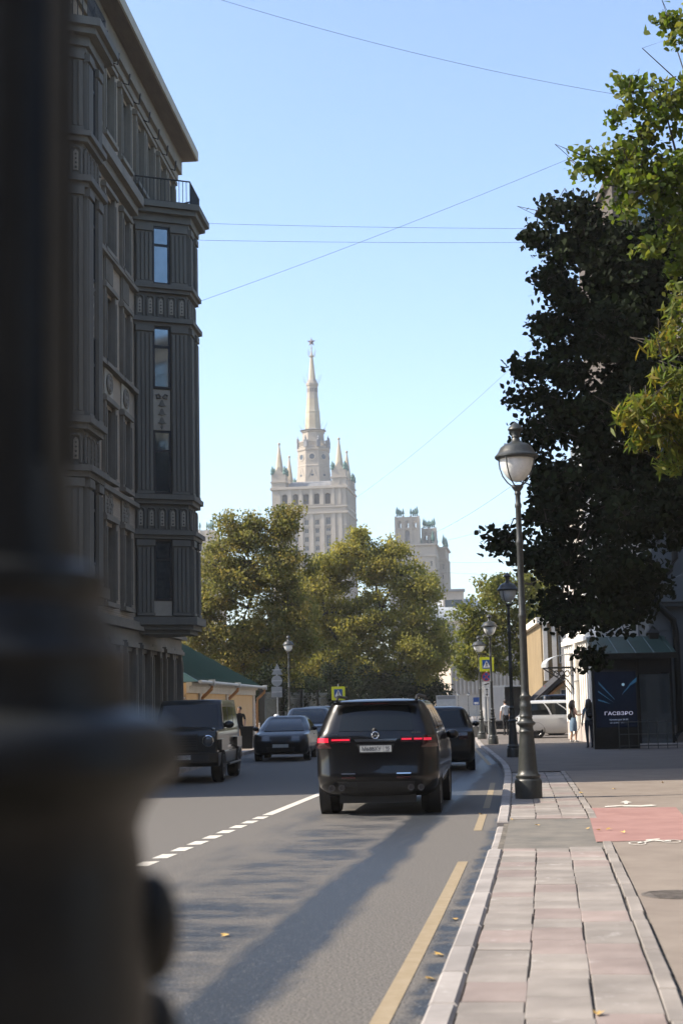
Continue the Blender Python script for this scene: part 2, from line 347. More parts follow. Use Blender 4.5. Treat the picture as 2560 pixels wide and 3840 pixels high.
# paving slabs in three columns with a narrow edging course beside them
lens = (0.3, 0.45, 0.6)
slabs = {(L, k): bevel_box(0.365, L - 0.009, 0.05, 0.005).mesh('paving_slab', M['slab_pink' if k else 'slab']) for L in lens for k in (0, 1)}
edges = {L: bevel_box(0.104, L - 0.006, 0.06, 0.006).mesh('edging_stone', M['slab']) for L in (0.5, 0.9)}
for s0, s1 in ((6.2, 18.1), (22.4, 36.6)):
    for c in range(3):
        s = s0 + random.uniform(-.25, 0) if s0 < 10 else s0
        while s < s1 - 0.2:
            L = random.choices(lens, (0.25, 0.2, 0.9))[0]
            if s + L > s1: L = 0.3
            p = ST(s + L / 2, 0.185 + 0.178 + c * 0.372 + random.uniform(-.006, .006))
            bend = kbend(p.y)
            inst('paving_slab', slabs[(L, 1 if random.random() < 0.2 else 0)], pav, (p.x + bend, p.y, 0.072 + random.uniform(-.003, .003)), (random.uniform(-.003, .003), random.uniform(-.004, .004), -STREET + random.uniform(-.003, .003)))
            s += L
    s = s0
    while s < s1:
        L = random.choice((0.5, 0.9)); p = ST(s + L / 2, 1.36 + random.uniform(-.008, .008))
        bend = kbend(p.y)
        inst('edging_stone', edges[L], pav, (p.x + bend, p.y, 0.066 + random.uniform(-.003, .004)), (0, 0, -STREET + random.uniform(-.008, .008)))
        s += L
# painted markings
def sheet(name, pts, z, mat): return tag(MB().add([(x, y, z) for x, y in pts], [tuple(range(len(pts)))]).build(name, mat), kind='structure')
def line_mark(name, s0, s1, t, w, mat, bend=True):
    k = max(1, int((s1 - s0) / 2)); P = []; Q = []
    for i in range(k + 1):
        p = ST(s0 + (s1 - s0) * i / k, t)
        if bend:
            p.x += kbend(p.y)
        P.append(Vector((p.x - w / 2, p.y))); Q.append(Vector((p.x + w / 2, p.y)))
    return strip(name, P, Q, 0.004, mat)
line_mark('yellow_line', 2, 17.75, -0.28, 0.115, M['yellow_paint']); line_mark('yellow_line', 21.9, 25.0, -0.27, 0.115, M['yellow_paint'])
line_mark('yellow_line', 26.4, 34.5, -0.25, 0.115, M['yellow_paint']); line_mark('yellow_line', 44, 66, -0.25, 0.115, M['yellow_paint'])
s = 9.6
while s < 25.2:
    line_mark('centre_dash', s, s + 0.52, -4.02 + 0.0, 0.19, M['white_paint'], False); s += 0.88
line_mark('centre_line', 25.4, 33, -4.02, 0.17, M['white_paint'], False); line_mark('centre_line', 36, 60, -4.05, 0.15, M['white_paint'])
red = [gnd(2200, 3030, .12), gnd(2532, 3027, .12), gnd(2640, 3148, .12), gnd(2233, 3157, .12)]
sheet('cycle_path', [(p.x, p.y) for p in red], 0.122, M['red_paint'])
def marks(name, polys, z=0.1255):
    mb = MB()
    for P in polys:
        P = [gnd(x, y, .12) for x, y in P]; mb.add([(p.x, p.y, z) for p in P], [tuple(range(len(P)))])
    return tag(mb.build(name, M['white_paint']), kind='structure')
def ring(cx, cy, rx, ry, w=0.72, n=20):
    out = []
    for i in range(n):
        a, b = 2 * math.pi * i / n, 2 * math.pi * (i + 1) / n
        out.append([(cx + rx * math.cos(a), cy + ry * math.sin(a)), (cx + rx * math.cos(b), cy + ry * math.sin(b)), (cx + rx * w * math.cos(b), cy + ry * w * math.sin(b)), (cx + rx * w * math.cos(a), cy + ry * w * math.sin(a))])
    return out
marks('bicycle_marking', ring(2388, 3163, 34, 6.5, .84) + ring(2516, 3156, 36, 6, .84) + [[(2388, 3160), (2452, 3150), (2456, 3153), (2390, 3164)], [(2452, 3150), (2514, 3153), (2514, 3157), (2452, 3155)], [(2420, 3150), (2472, 3145), (2472, 3149), (2420, 3154)]])
marks('arrow_marking', [[(2322, 3010), (2345, 3003), (2368, 3010), (2354, 3011), (2352, 3016), (2340, 3016), (2338, 3011)], [(2265, 3024), (2330, 3020), (2330, 3024), (2268, 3028)], [(2330, 3020), (2400, 3021), (2440, 3018), (2462, 3021), (2440, 3024), (2400, 3026), (2332, 3025)]])

# ------------------------------------------------------------------ windows shared by the buildings
WCACHE = {}
def window(parent, w, h, loc, rz=0.0, kind='cross', fm=None, gm=None):
    fm = fm or M['frame_dark']; gm = gm or M['glass']; key = (round(w, 3), round(h, 3), kind, fm.name, gm.name)
    if key not in WCACHE:
        t = 0.07 if w > 0.6 else 0.05
        if kind == 'far': t = 0.16
        f = MB(); f.box(0, t, -.04, .04, 0, h).box(w - t, w, -.04, .04, 0, h).box(t, w - t, -.04, .04, 0, t).box(t, w - t, -.04, .04, h - t, h)
        if kind == 'cross': f.box(t, w - t, -.035, .035, h * .68, h * .68 + t); f.box(w / 2 - t / 2, w / 2 + t / 2, -.03, .03, t, h * .68)
        if kind == 'bar': f.box(t, w - t, -.035, .035, h * .66, h * .66 + t * 1.3)
        if kind == 'far': f.box(w / 2 - t / 2, w / 2 + t / 2, -.03, .03, t, h - t)
        g = MB().box(0.02, w - 0.02, -.008, .008, 0.02, h - 0.02)
        WCACHE[key] = (f.mesh('window', fm), g.mesh('pane', gm))
    a, b = WCACHE[key]
    o = inst('window', a, parent, loc, (0, 0, rz)); inst('pane', b, o); return o

# ------------------------------------------------------------------ apartment house on the left
def left_house():
    K, X0 = 0.935, 2.3
    near, far = Vector((-9.05, 31.0)), Vector((-6.70, 62.0)); L = (far - near).length; ang = math.atan2((far - near).y, (far - near).x)
    T = thing('apartment_house', 'ornate grey stone apartment house with bay windows and a deep eave, street left side', 'building', (near.x * K, near.y * K, 1.8 - 1.7 * K), ang)
    T.scale = (K, K, K)
    cols = [3.4, 5.6, 12.6, 16.2, 18.6, 21.1, 27.9, 29.7]; gcols = cols + [8.1, 10.1, 23.6, 25.4]
    rws = [(0.8, 3.65), (5.15, 7.65), (9.2, 11.55), (13.0, 15.35), (16.85, 18.75), (20.85, 23.2)]
    ops = []; wins = []
    for r, (z0, z1) in enumerate(rws):
        for i, c in enumerate(gcols if r in (0, 5) else cols):
            w = 1.25 if (i % 2 == 0 or r in (0, 5)) else 0.95
            ops.append((c - w / 2, c + w / 2, z0, z1)); wins.append((c, w, z0, z1, r))
    mb = MB()
    mb.wall(X0, L, 4.4, 24.7, [o for o in ops if o[2] > 4.4], 0.38, mr=1)
    mb.box(X0, L, 0.385, 13, 4.4, 24.7, 2); mb.box(X0, X0 + 0.02, 0, 0.385, 4.4, 24.7); mb.box(L - 0.02, L, 0, 0.385, 4.4, 24.7)
    mb.build('wall', [M['facade_brick'], M['stone_trim'], M['stone_trim']], T)
    g = MB(); g.wall(X0, L, -.4, 4.38, [o for o in ops if o[2] < 4.4], 0.38, y=-0.12); g.box(X0, L, 0.265, 13, -.4, 4.38); g.box(L - 0.02, L, -0.12, 0.265, -.4, 4.38); g.box(X0, X0 + .02, -0.12, 0.265, -.4, 4.38)
    gw = g.build('ground_floor_wall', M['stone_trim'], T)
    for k in range(5): MB().box(X0 - 0.01, L + 0.03, -0.135, -0.121, 0.0 + k * 0.14, 0.12 + k * 0.14).build('plinth_course', M['stone_trim'], T)
    for c, w, z0, z1, r in wins:
        window(T, w, z1 - z0, (c - w / 2, 0.16 if r else 0.06, z0), 0)
    # surrounds, sills and panels beside each opening
    sur = {}
    for c, w, z0, z1, r in wins:
        h = z1 - z0; key = (w, h)
        if key not in sur:
            f = MB(); f.box(-w / 2 - .2, -w / 2 - .002, -.13, .0, -.02, h + .12); f.box(w / 2 + .002, w / 2 + .2, -.13, .0, -.02, h + .12)
            f.box(-w / 2 - .3, w / 2 + .3, -.2, .0, h + .123, h + .26); f.box(-w / 2 - .24, w / 2 + .24, -.15, .0, h + .263, h + .34)
            f.box(-w / 2 - .26, w / 2 + .26, -.22, .06, -.16, -.023)
            for q in (-1, 1): f.box(q * (w / 2 + .1) - .045, q * (w / 2 + .1) + .045, -.17, -.13, .1, h - .1)
            sur[key] = f.mesh('window_surround', M['stone_trim'])
        inst('window_surround', sur[key], T, (c, -0.001 if r else -0.121, z0))
    # carved panels under the windows
    pan = MB(); pan.box(-.62, .62, -.06, 0, 0, 1.0)
    for k in range(6): pan.box(-.55 + k * .19, -.55 + k * .19 + .1, -.1, -.06, .08, .92)
    pan = pan.mesh('fluted_panel', M['stone_trim'])
    med = MB(); med.box(-.62, .62, -.05, 0, 0, 1.05)
    med.lathe([(0.36, 0), (.42, .03), (.36, .07), (.28, .03), (.2, .05), (.001, .08)], 16, M=Matrix.Translation((0, -.05, .52)) @ Matrix.Rotation(math.pi / 2, 4, 'X'), mi=1)
    for k in range(3): med.ball((0, -.1, .3 + k * .2), .09, 8, 6, mi=1, sc=(1.3, .5, 1))
    med = med.mesh('medallion_panel', [M['stone_light'], M['stone_trim']])
    scr = MB(); scr.box(-.62, .62, -.05, 0, 0, 1.2)
    rr = random.Random(3)
    for k in range(26):
        x, z = rr.uniform(-.5, .5), rr.uniform(.12, 1.08); scr.ball((x, -.05, z), rr.uniform(.05, .11), 6, 5, sc=(1.4, .6, rr.uniform(.7, 1.8)))
    scr = scr.mesh('carved_panel', M['stone_trim'])
    for i, c in enumerate(cols):
        inst('carved_panel', scr, T, (c, -.002, 7.98)).scale = (0.95, 1, 0.75)
        inst('medallion_panel', med, T, (c, -.002, 11.93)).scale = (0.95, 1, 0.85)
        inst('fluted_panel', pan, T, (c, -.002, 15.73)).scale = (0.95, 1, 0.9)
    # bays
    B = [(0, 0), (0.95, 1.75), (2.5, 1.75), (3.45, 0)]                   # plan: along the front, out from it
    def bay_poly(e):
        return [(-e * 1.1 - (e > 0) * .0, 0.3), (-e * 1.1, -0.0 - 0 * e), (0.95 - e * .62, -1.75 - e), (2.5 + e * .62, -1.75 - e), (3.45 + e * 1.1, 0), (3.45 + e * 1.1, 0.3)]
    pil = {}
    def pilaster(w, h):
        k = (w, h)
        if k not in pil:
            f = MB(); f.box(-w / 2, w / 2, -.12, 0, 0, h)
            n = 4; rw = w / (n * 1.55)
            for q in range(n):
                x = -w / 2 + (q + .5) * w / n; f.box(x - rw / 2, x + rw / 2, -.175, -.12, .12, h - .3)
            f.box(-w / 2 - .03, w / 2 + .03, -.2, -.001, h - .22, h - .001); f.box(-w / 2 - .02, w / 2 + .02, -.19, -.002, 0.001, .1)
            pil[k] = f.mesh('pilaster', M['stone_bay'])
        return pil[k]
    ap = MB()                                                            # arched niche panel
    prof = [(-.13, 0), (-.13, .62)] + [(-.13 * math.cos(a), .62 + .13 * math.sin(a)) for a in [math.pi * k / 8 for k in range(1, 8)]] + [(.13, .62), (.13, 0)]
    ap.tube([(x, -.04, z) for x, z in prof], .038, 6); ap.slab_y([(-.07, .1), (.07, .1), (.07, .6), (0, .68), (-.07, .6)], -.03, 0, 1)
    for k in range(4): ap.ball((0, -.04, .18 + k * .12), .035 - .003 * k, 6, 5, mi=0)
    ap = ap.mesh('arch_panel', [M['stone_bay'], M['stone_light']])
    bow = MB(); bow.box(-.33, .33, -.05, 0, 0, 1.48)
    for q in (-1, 1):
        bow.tube([(q * .03, -.08, 1.2), (q * .13, -.09, 1.31), (q * .22, -.08, 1.28), (q * .2, -.08, 1.17), (q * .05, -.08, 1.18)], .035, 6, 1)
    for k in range(3):
        z = 1.1 - k * .32; bow.slab_y([(-.03, z), (.03, z), (.09, z - .16), (.15, z - .2), (0, z - .24), (-.15, z - .2), (-.09, z - .16)], -.1, -.05, 1)
    bow.slab_y([(-.015, .2), (.015, .2), (.05, .12), (0, .02), (-.05, .12)], -.1, -.05, 1)
    bow = bow.mesh('bow_relief', [M['stone_light'], M['stone_bay']])
    LV = [(4.95, 7.65), (9.3, 15.45), (17.0, 19.2)]
    for bx in (7.35, 22.85):
        core = MB(); core.prism([(x + bx, y) for x, y in bay_poly(0)], 4.6, 19.9); bc = core.build('bay', M['stone_bay'], T)
        for z0, z1, e in ((4.3, 4.45, .02), (4.45, 4.62, .16), (4.62, 4.9, .3), (7.68, 7.82, .2), (7.82, 7.98, .3), (8.95, 9.1, .16), (9.1, 9.28, .26), (15.45, 15.58, .16), (15.58, 15.75, .28), (16.7, 16.84, .16), (16.84, 16.99, .26), (19.2, 19.35, .1), (19.35, 19.62, .2), (19.62, 19.8, .42), (19.8, 20.02, .56)):
            MB().prism([(x + bx, y) for x, y in bay_poly(e)], z0, z1 - .002).build('bay_cornice', M['stone_bay'], T)
        for fi in range(3):
            p, q = Vector(B[fi]), Vector(B[fi + 1]); d = q - p; ln = d.length; a = math.atan2(-d.y, d.x); pw = 0.62 if fi != 1 else .46
            def fl(u, o, z): c = p + d.normalized() * u; n = Vector((-d.y, d.x)).normalized(); c = c + n * o; return (bx + c.x, -c.y, z)
            for z0, z1 in LV:
                for u in (pw / 2 + .03, ln - pw / 2 - .03): inst('pilaster', pilaster(pw, round(z1 - z0, 2)), T, fl(u, 0.0, z0), (0, 0, a))
            gw_ = ln - 2 * pw - .1; u0 = pw + .05
            for z0, z1 in ((5.5, 7.62), (9.32, 11.6), (13.16, 15.42), (17.02, 19.18)):
                window(T, round(gw_, 2), round(z1 - z0, 2), fl(u0, .05, z0), a, 'bar')
            MB().box(0, gw_, -.05, 0, 0, .52).build('apron', M['stone_light'], T, fl(u0, .0, 4.95), a)
            o = inst('bow_relief', bow, T, fl(ln / 2, 0.002, 11.63), (0, 0, a)); o.scale = (gw_ / .68, 1, 1)
            n = 5 if fi != 1 else 4
            for z in (8.0, 15.77):
                for k in range(n): inst('arch_panel', ap, T, fl(ln * (k + .5) / n, 0.012, z + .06), (0, 0, a))
        # balcony on top
        rail = MB(); P = [(bx + x, y) for x, y in ((-.3, 0.0), (0.72, -1.95), (2.73, -1.95), (3.75, 0.0))]
        for z in (20.1, 20.95): rail.tube([(x, y, z) for x, y in P], .028, 6)
        rl = rail.build('balcony_rail', M['iron'], T)
        bal = MB().tube([(0, 0, 0), (0, 0, .85)], .013, 5).mesh('baluster', M['iron'])
        for (x0, y0), (x1, y1) in zip(P[:-1], P[1:]):
            k = int(math.hypot(x1 - x0, y1 - y0) / .13)
            for q in range(k): inst('baluster', bal, rl, (x0 + (x1 - x0) * q / k, y0 + (y1 - y0) * q / k, 20.1))
    # string courses, cornices, eave and roof
    def course(z0, z1, o, x0=X0, x1=None): MB().box(x0 - .02, (x1 or L) + o, -o, 0.02, z0, z1).build('string_course', M['stone_trim'], T)
    course(4.4, 4.55, .3); course(4.55, 4.72, .2)
    for z in (8.75, 12.85, 16.6):
        for x0, x1 in ((X0, 7.25), (10.95, 22.7), (26.5, L)): MB().box(x0, x1, -.2, -.003, z - .01, z + .14).build('string_course', M['stone_trim'], T)
    for x0, x1 in ((X0, 6.8), (11.4, 22.25), (26.85, L + .3)):
        MB().box(x0, x1, -.3, -.003, 19.3, 19.6).build('string_course', M['stone_trim'], T); MB().box(x0, x1, -.5, -.004, 19.603, 19.98).build('string_course', M['stone_trim'], T)
    course(23.75, 24.05, .12); course(24.05, 24.7, .26)
    MB().box(X0 - .4, L + .5, -.85, 13.5, 24.7, 24.86).build('eave', M['soffit'], T)
    MB().box(X0 - .42, L + .52, -.92, -.852, 24.72, 25.12).build('gutter', M['stone_light'], T)
    MB().box(X0 - .4, L + .55, -.9, 13.5, 24.863, 25.1).build('roof_edge', M['stone_trim'], T)
    MB().prism([(X0 - .4, -.85), (L + .5, -.85), (L + .5, 13.5), (X0 - .4, 13.5)], 25.1, 27.2, top=[(6, 6), (L - 4, 6), (L - 4, 7), (6, 7)]).build('roof', M['metal_roof'], T)
    for k in range(16): MB().tube([(3 + k * 1.75, -.1, 23.6), (3 + k * 1.75, -.35, 23.5), (3 + k * 1.75, -.4, 23.9)], .03, 5).build('gutter_hook', M['iron'], T)
    return T, L, ang, near
LH, LHL, LHA, LHN = left_house()

# ------------------------------------------------------------------ yellow house with the green roof
M['yellow_plaster'] = pm('yellow_plaster', (0.80, 0.52, 0.25), (0.85, 0.58, 0.3), scale=0.9, rough=0.9, detail=8)  # plaster colour raised so the shaded wall looks sunlit
M['cream_trim'] = pm('cream_trim', (0.68, 0.62, 0.53), (0.76, 0.71, 0.62), scale=2, rough=0.85)
M['orange_pipe'] = pm('ochre_downpipe', (0.50, 0.25, 0.085), (0.42, 0.2, 0.07), scale=3, rough=0.5)
M['gutter'] = pm('grey_gutter', (0.36, 0.36, 0.34), (0.48, 0.47, 0.44), scale=4, rough=0.5)
def yellow_house():
    D0, D1 = 63.5, 88.0; a = at(700, 2700, D0); b = at(952, 2700, D1); a = Vector((a.x, D0)); b = Vector((b.x, D1)); L = (b - a).length; ang = math.atan2((b - a).y, (b - a).x)
    T = thing('low_house', 'low yellow plastered house with green metal roof and ochre downpipes beside the apartment house', 'house', (a.x, a.y, 0.1), ang)
    h = at(973, 2580, D1).z - 0.1
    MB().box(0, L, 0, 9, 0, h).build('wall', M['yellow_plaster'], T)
    for x in (3.6, 12.6, L - .28): MB().box(x - .35, x + .26, -.09, -.002, 0, h - .42).build('pilaster', M['cream_trim'], T)
    MB().box(-.02, L + .06, -.12, -.003, h - .415, h - .12).box(-.03, L + .1, -.24, -.003, h - .118, h + .02).build('cornice', M['cream_trim'], T)
    rf = MB().prism([(-.5, -.55), (L + .45, -.55), (L + .45, 9.5), (-.5, 9.5)], h + .03, h + 2.9, top=[(3.4, 4.2), (L - 5, 4.2), (L - 5, 4.6), (3.4, 4.6)]).build('roof', M['metal_roof'], T)
    for k in range(int(L / .7)):
        x = .3 + k * .7; t0 = max(0, min(1, (x + .5) / 3.9)); t0 = min(t0, (L + .45 - x) / 5.4)
        MB().tube([(x, -.54, h + .05), (x, -.55 + 4.7 * t0, h + .05 + 2.87 * t0)], .022, 4).build('roof_seam', M['metal_roof'], rf)
    MB().tube([(-.3, -.62, h + .02), (L + .4, -.62, h + .02)], .075, 8).build('gutter', M['gutter'], T)
    for x in (3.2, 12.3, L + .2):
        MB().tube([(x, -.62, h), (x, -.6, h - .25), (x, -.2, h - .62), (x, -.17, h - .9), (x, -.17, .25), (x, -.4, .1)], .075, 8).build('downpipe', M['orange_pipe'], T)
        MB().box(x - .14, x + .14, -.75, -.5, h - .1, h + .16).build('hopper', M['gutter'], T)
    # lower lean-to towards the camera
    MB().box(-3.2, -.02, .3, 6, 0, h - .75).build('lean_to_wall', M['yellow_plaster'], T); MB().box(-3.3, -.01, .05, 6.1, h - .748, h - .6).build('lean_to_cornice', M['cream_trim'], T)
    MB().tube([(-3, .1, h - .5), (-.3, -.05, h - .75), (-.3, 0.05, .2)], .07, 8).build('downpipe', M['orange_pipe'], T)
    return T
yellow_house()

# ------------------------------------------------------------------ the skyscraper
M['tower_stone'] = pm('tower_stone', (0.320, 0.279, 0.231), (0.376, 0.330, 0.272), scale=0.12, rough=0.9, detail=8)
M['tower_trim'] = pm('tower_trim', (0.344, 0.302, 0.252), (0.402, 0.354, 0.294), scale=0.2, rough=0.9)
M['spire_stone'] = pm('spire_stone', (0.36, 0.30, 0.21), (0.46, 0.40, 0.30), scale=0.25, rough=0.85)
M['lead'] = pm('lead_roof', (0.15, 0.155, 0.165), (0.23, 0.235, 0.24), scale=0.6, rough=0.6)
M['far_glass'] = pm('far_window_glass', (0.03, 0.045, 0.06), rough=0.1)
M['far_dark'] = pm('deep_opening', (0.05, 0.055, 0.06), rough=0.8)
M['star'] = pm('star_metal', (0.1, 0.07, 0.08), (0.16, 0.12, 0.13), scale=1.0, rough=0.35, metal=0.3)
def skyscraper():
    D = 640.0; c = at(1193, 2644, D); psi = math.radians(-7.5)
    T = thing('skyscraper', 'stepped pale stone skyscraper with a star on its tall spire beyond the trees', 'skyscraper', (c.x, c.y + 6, 0), psi)
    zz = lambda y: at(1165, y, D).z
    W = 15.6
    # main shaft; front is -y
    ops = []; wl = []
    cx = [-10.2, -5.6, -1.2, 3.3, 7.9]
    for x in cx: ops.append((x - 1.15, x + 1.15, zz(1903), zz(1862)))
    for r, (y1, y0) in enumerate(((1959, 1979), (1990, 2009), (2022, 2041), (2055, 2074), (2087, 2106), (2119, 2138))):
        for i, x in enumerate(cx):
            if i == 4: continue
            ops.append((x - .85, x + .85, zz(y0), zz(y1))); wl.append((x - .85, 1.7, zz(y0), zz(y1)))
    for y1, y0 in ((1951, 1986), (1989, 2003), (2016, 2060), (2066, 2110)):
        ops.append((7.0, 8.9, zz(y0), zz(y1))); wl.append((7.0, 1.9, zz(y0), zz(y1)))
    top = zz(1838)
    mb = MB(); mb.wall(-W, W, 0, top, ops, 1.2, y=-W, mi=0, mr=0); mb.box(-W, W, -W + 1.25, W, 0, top - .02, 1); mb.box(W - .02, W, -W, -W + 1.25, 0, top); mb.box(-W, -W + .02, -W, -W + 1.25, 0, top)
    mb.box(-W, W, -W, W, top - .01, top)
    mb.build('main_shaft', [M['tower_stone'], M['tower_stone']], T)
    for x, w, z0, z1 in wl: window(T, w, round(z1 - z0, 2), (x, -W + .5, z0), 0, 'far', M['tower_trim'], M['far_glass'])
    for x in cx:
        MB().box(x - 1.13, x + 1.13, -W + 1.1, -W + 1.2, zz(1903), zz(1864)).build('arch_opening', M['far_dark'], T)
        ar = MB(); n = 8; zb = zz(1870); pts = [(x - 1.16, zz(1861)), (x - 1.16, zb)] + [(x - 1.16 * math.cos(math.pi * k / n), zb + 0.95 * math.sin(math.pi * k / n)) for k in range(1, n)] + [(x + 1.16, zb), (x + 1.16, zz(1861))]
        for p, q in zip(pts[1:-2], pts[2:-1]): ar.add([(p[0], -W - .01, p[1]), (q[0], -W - .01, q[1]), (q[0], -W - .01, zz(1861)), (p[0], -W - .01, zz(1861))], [(0, 1, 2, 3)])
        ar.build('arch_spandrel', M['tower_stone'], T)
        ap = MB(); ap.box(x - 1.3, x + 1.3, -W - .35, -W - .012, zz(1906), zz(1903)); ap.build('sill', M['tower_trim'], T)
    for x in (-12.6, -7.9, -3.4, 1.05, 5.6, 10.2, 13.0):
        MB().box(x - .75, x + .75, -W - .45, -W - .015, 0, zz(1935)).build('pilaster', M['tower_trim'], T); MB().box(x - .6, x + .6, -W - .3, -W - .015, zz(1905), zz(1845)).build('pilaster', M['tower_trim'], T)
    for k in range(9):
        y = -W + 2 + k * 3.4; MB().box(W + .015, W + .55, y - .6, y + .6, 0, zz(1850)).build('pilaster', M['tower_trim'], T)
    for z, o, h in ((zz(1938), .8, .9), (zz(1915), .5, .6), (zz(1845), .7, .8), (zz(1983), .3, .4), (top - .4, .5, .7)):
        MB().box(-W - o, W + o, -W - o, W + o, z, z + h).build('cornice', M['tower_trim'], T)
    # corner towers with spires
    for sx in (-1, 1):
        for sy in (-1, 1):
            X, Y = sx * 12.7, sy * 12.7; ht = zz(1788 if sx < 0 else 1778) - (1.5 if sy > 0 else 0)
            q = MB(); q.box(X - 3.0, X + 3.0, Y - 3.0, Y + 3.0, top - 1, ht); q.box(X - 3.4, X + 3.4, Y - 3.4, Y + 3.4, ht - 3.4, ht - 2.9)
            q.slab_y([(X - 2.2, ht), (X + 2.2, ht), (X, ht + 3.4)], Y - 3.05, Y + 3.05); q.box(X - .35, X + .35, Y - 3.2, Y - 3.0, ht - 8, ht - 4)
            ct = q.build('corner_tower', M['tower_stone'], T)
            MB().lathe([(1.95, ht), (1.6, ht + 3.5), (.28, ht + 13), (.3, ht + 13.1)], 8, (X, Y, 0), a0=math.pi / 8).build('pinnacle', M['spire_stone'], ct)
            MB().ball((X, Y, ht + 13.5), .6, 8, 6).build('finial', M['spire_stone'], ct)
            for ex in (-1, 1):
                for ey in (-1, 1):
                    MB().lathe([(.7, ht), (.95, ht + .6), (.7, ht + 1.2), (.85, ht + 1.9), (.45, ht + 2.9), (.05, ht + 3.9)], 7, (X + ex * 2.6, Y + ey * 2.6, 0)).build('urn', M['copper'], ct)
    # lead covered step, octagon, balustrade, drum and spire
    MB().prism([(-9.5, -12.5), (9.5, -12.5), (9.5, 12), (-9.5, 12)], top, zz(1818), top=[(-9, -11.5), (9, -11.5), (9, 11.5), (-9, 11.5)]).prism([(-9, -11), (9, -11), (9, 11), (-9, 11)], zz(1818), zz(1808), top=[(-8, -8), (8, -8), (8, 8), (-8, 8)]).build('lead_roof', M['lead'], T)
    o8 = math.radians(22.5 + 3)
    k8 = 1 / math.cos(math.pi / 8)
    R = lambda px: px / 2 / (F_PX / D) * 1.02
    MB().lathe([(R(138) * 1.02, zz(1815)), (R(131), zz(1775)), (R(127), zz(1748)), (R(129), zz(1746)), (R(126), zz(1742)), (R(124), zz(1690)), (R(130), zz(1686)), (R(130), zz(1678)), (R(124), zz(1676)), (R(124), zz(1672))], 8, a0=o8).build('octagon', M['tower_stone'], T)
    for k in range(8):
        a = o8 + math.pi / 8 + k * math.pi / 4; rad = R(124) * math.cos(math.pi / 8); Mx = Matrix.Rotation(a, 4, 'Z') @ Matrix.Translation((rad, 0, 0))
        z = zz(1712)
        MB().lathe([(1.7, 0), (1.75, .25), (1.4, .3), (1.15, .25), (1.12, .05)], 16, M=Mx @ Matrix.Translation((-.05, 0, z)) @ Matrix.Rotation(math.pi / 2, 4, 'Y'), caps=False).build('porthole_frame', M['tower_trim'], T)
        MB().lathe([(1.12, 0), (1.12, .12)], 12, M=Mx @ Matrix.Translation((0, 0, z)) @ Matrix.Rotation(math.pi / 2, 4, 'Y')).build('porthole', M['far_glass'], T)
        MB().box(.35, .5, -.55, .55, zz(1800), zz(1778), M=Mx).build('window', M['far_glass'], T)
        for q in (-1, 1): MB().add([(.15, q * 2.7, zz(1806)), (.15, q * 2.1, zz(1806)), (.12, q * -.05, zz(1757)), (.12, q * .45, zz(1753)), (.75, q * 2.7, zz(1806)), (.7, q * 2.1, zz(1806)), (.35, q * -.05, zz(1757)), (.35, q * .45, zz(1753))], [(0, 1, 2, 3), (4, 5, 6, 7), (0, 4, 7, 3), (1, 5, 6, 2)], M=Mx).build('raking_rib', M['tower_trim'], T)
        # balustrade
        b = MB(); b.box(-.5, .1, -2.6, 2.6, zz(1674), zz(1671), M=Mx); b.box(-.5, .1, -2.6, 2.6, zz(1655), zz(1651), M=Mx)
        for q in range(7): b.box(-.35, -.05, -2.1 + q * .7 - .16, -2.1 + q * .7 + .16, zz(1671), zz(1655), M=Mx)
        b.build('balustrade', M['tower_trim'], T)
        Mc = Matrix.Rotation(o8 + k * math.pi / 4, 4, 'Z') @ Matrix.Translation((R(124), 0, 0))
        MB().box(-.8, .3, -.8, .8, zz(1675), zz(1649), M=Mc).lathe([(.7, zz(1649)), (.35, zz(1645)), (.5, zz(1642)), (.3, zz(1638)), (.05, zz(1630))], 6, M=Mc).build('pier', M['lead'], T)
    MB().lathe([(R(90), zz(1673)), (R(86), zz(1640)), (R(84), zz(1618)), (R(92), zz(1614)), (R(92), zz(1609))], 8, a0=o8).build('drum', M['tower_stone'], T)
    MB().lathe([(R(100), zz(1609)), (R(104), zz(1607)), (R(66), zz(1602))], 8, a0=o8).build('platform', M['lead'], T)
    MB().lathe([(R(64), zz(1603)), (R(55), zz(1540)), (R(56.5), zz(1539)), (R(56.5), zz(1534)), (R(54), zz(1533)), (R(45), zz(1486))], 8, a0=o8).build('spire_base', M['spire_stone'], T)
    MB().lathe([(R(46), zz(1486)), (R(46), zz(1480)), (R(43), zz(1479)), (R(43), zz(1440)), (R(49), zz(1436)), (R(49), zz(1428)), (R(42), zz(1426)), (R(36), zz(1416)), (R(30), zz(1412))], 8, a0=o8).build('lantern_drum', M['tower_stone'], T)
    for k in range(8):
        Mx = Matrix.Rotation(o8 + math.pi / 8 + k * math.pi / 4, 4, 'Z') @ Matrix.Translation((R(43) * math.cos(math.pi / 8), 0, 0))
        for q in (-.45, .45): MB().box(-.1, .03, q - .22, q + .22, zz(1462), zz(1447), M=Mx).build('slit_window', M['far_dark'], T)
    MB().lathe([(R(29), zz(1414)), (R(11), zz(1327)), (R(20), zz(1326)), (R(20), zz(1323)), (R(9), zz(1322)), (R(3.5), zz(1297)), (R(8), zz(1293)), (R(3), zz(1289)), (R(3), zz(1278))], 8, a0=o8).build('spire', M['spire_stone'], T)
    st = MB(); zc = zz(1270); P = []
    for k in range(10):
        r = 2.05 if k % 2 == 0 else .78; a = math.pi / 2 + k * math.pi / 5; P.append((r * math.cos(a), zc + r * math.sin(a)))
    st.add([(x, 0, z) for x, z in P] + [(0, -.55, zc), (0, .55, zc)], [(i, (i + 1) % 10, 10) for i in range(10)] + [((i + 1) % 10, i, 11) for i in range(10)])
    st.build('star', M['star'], T)
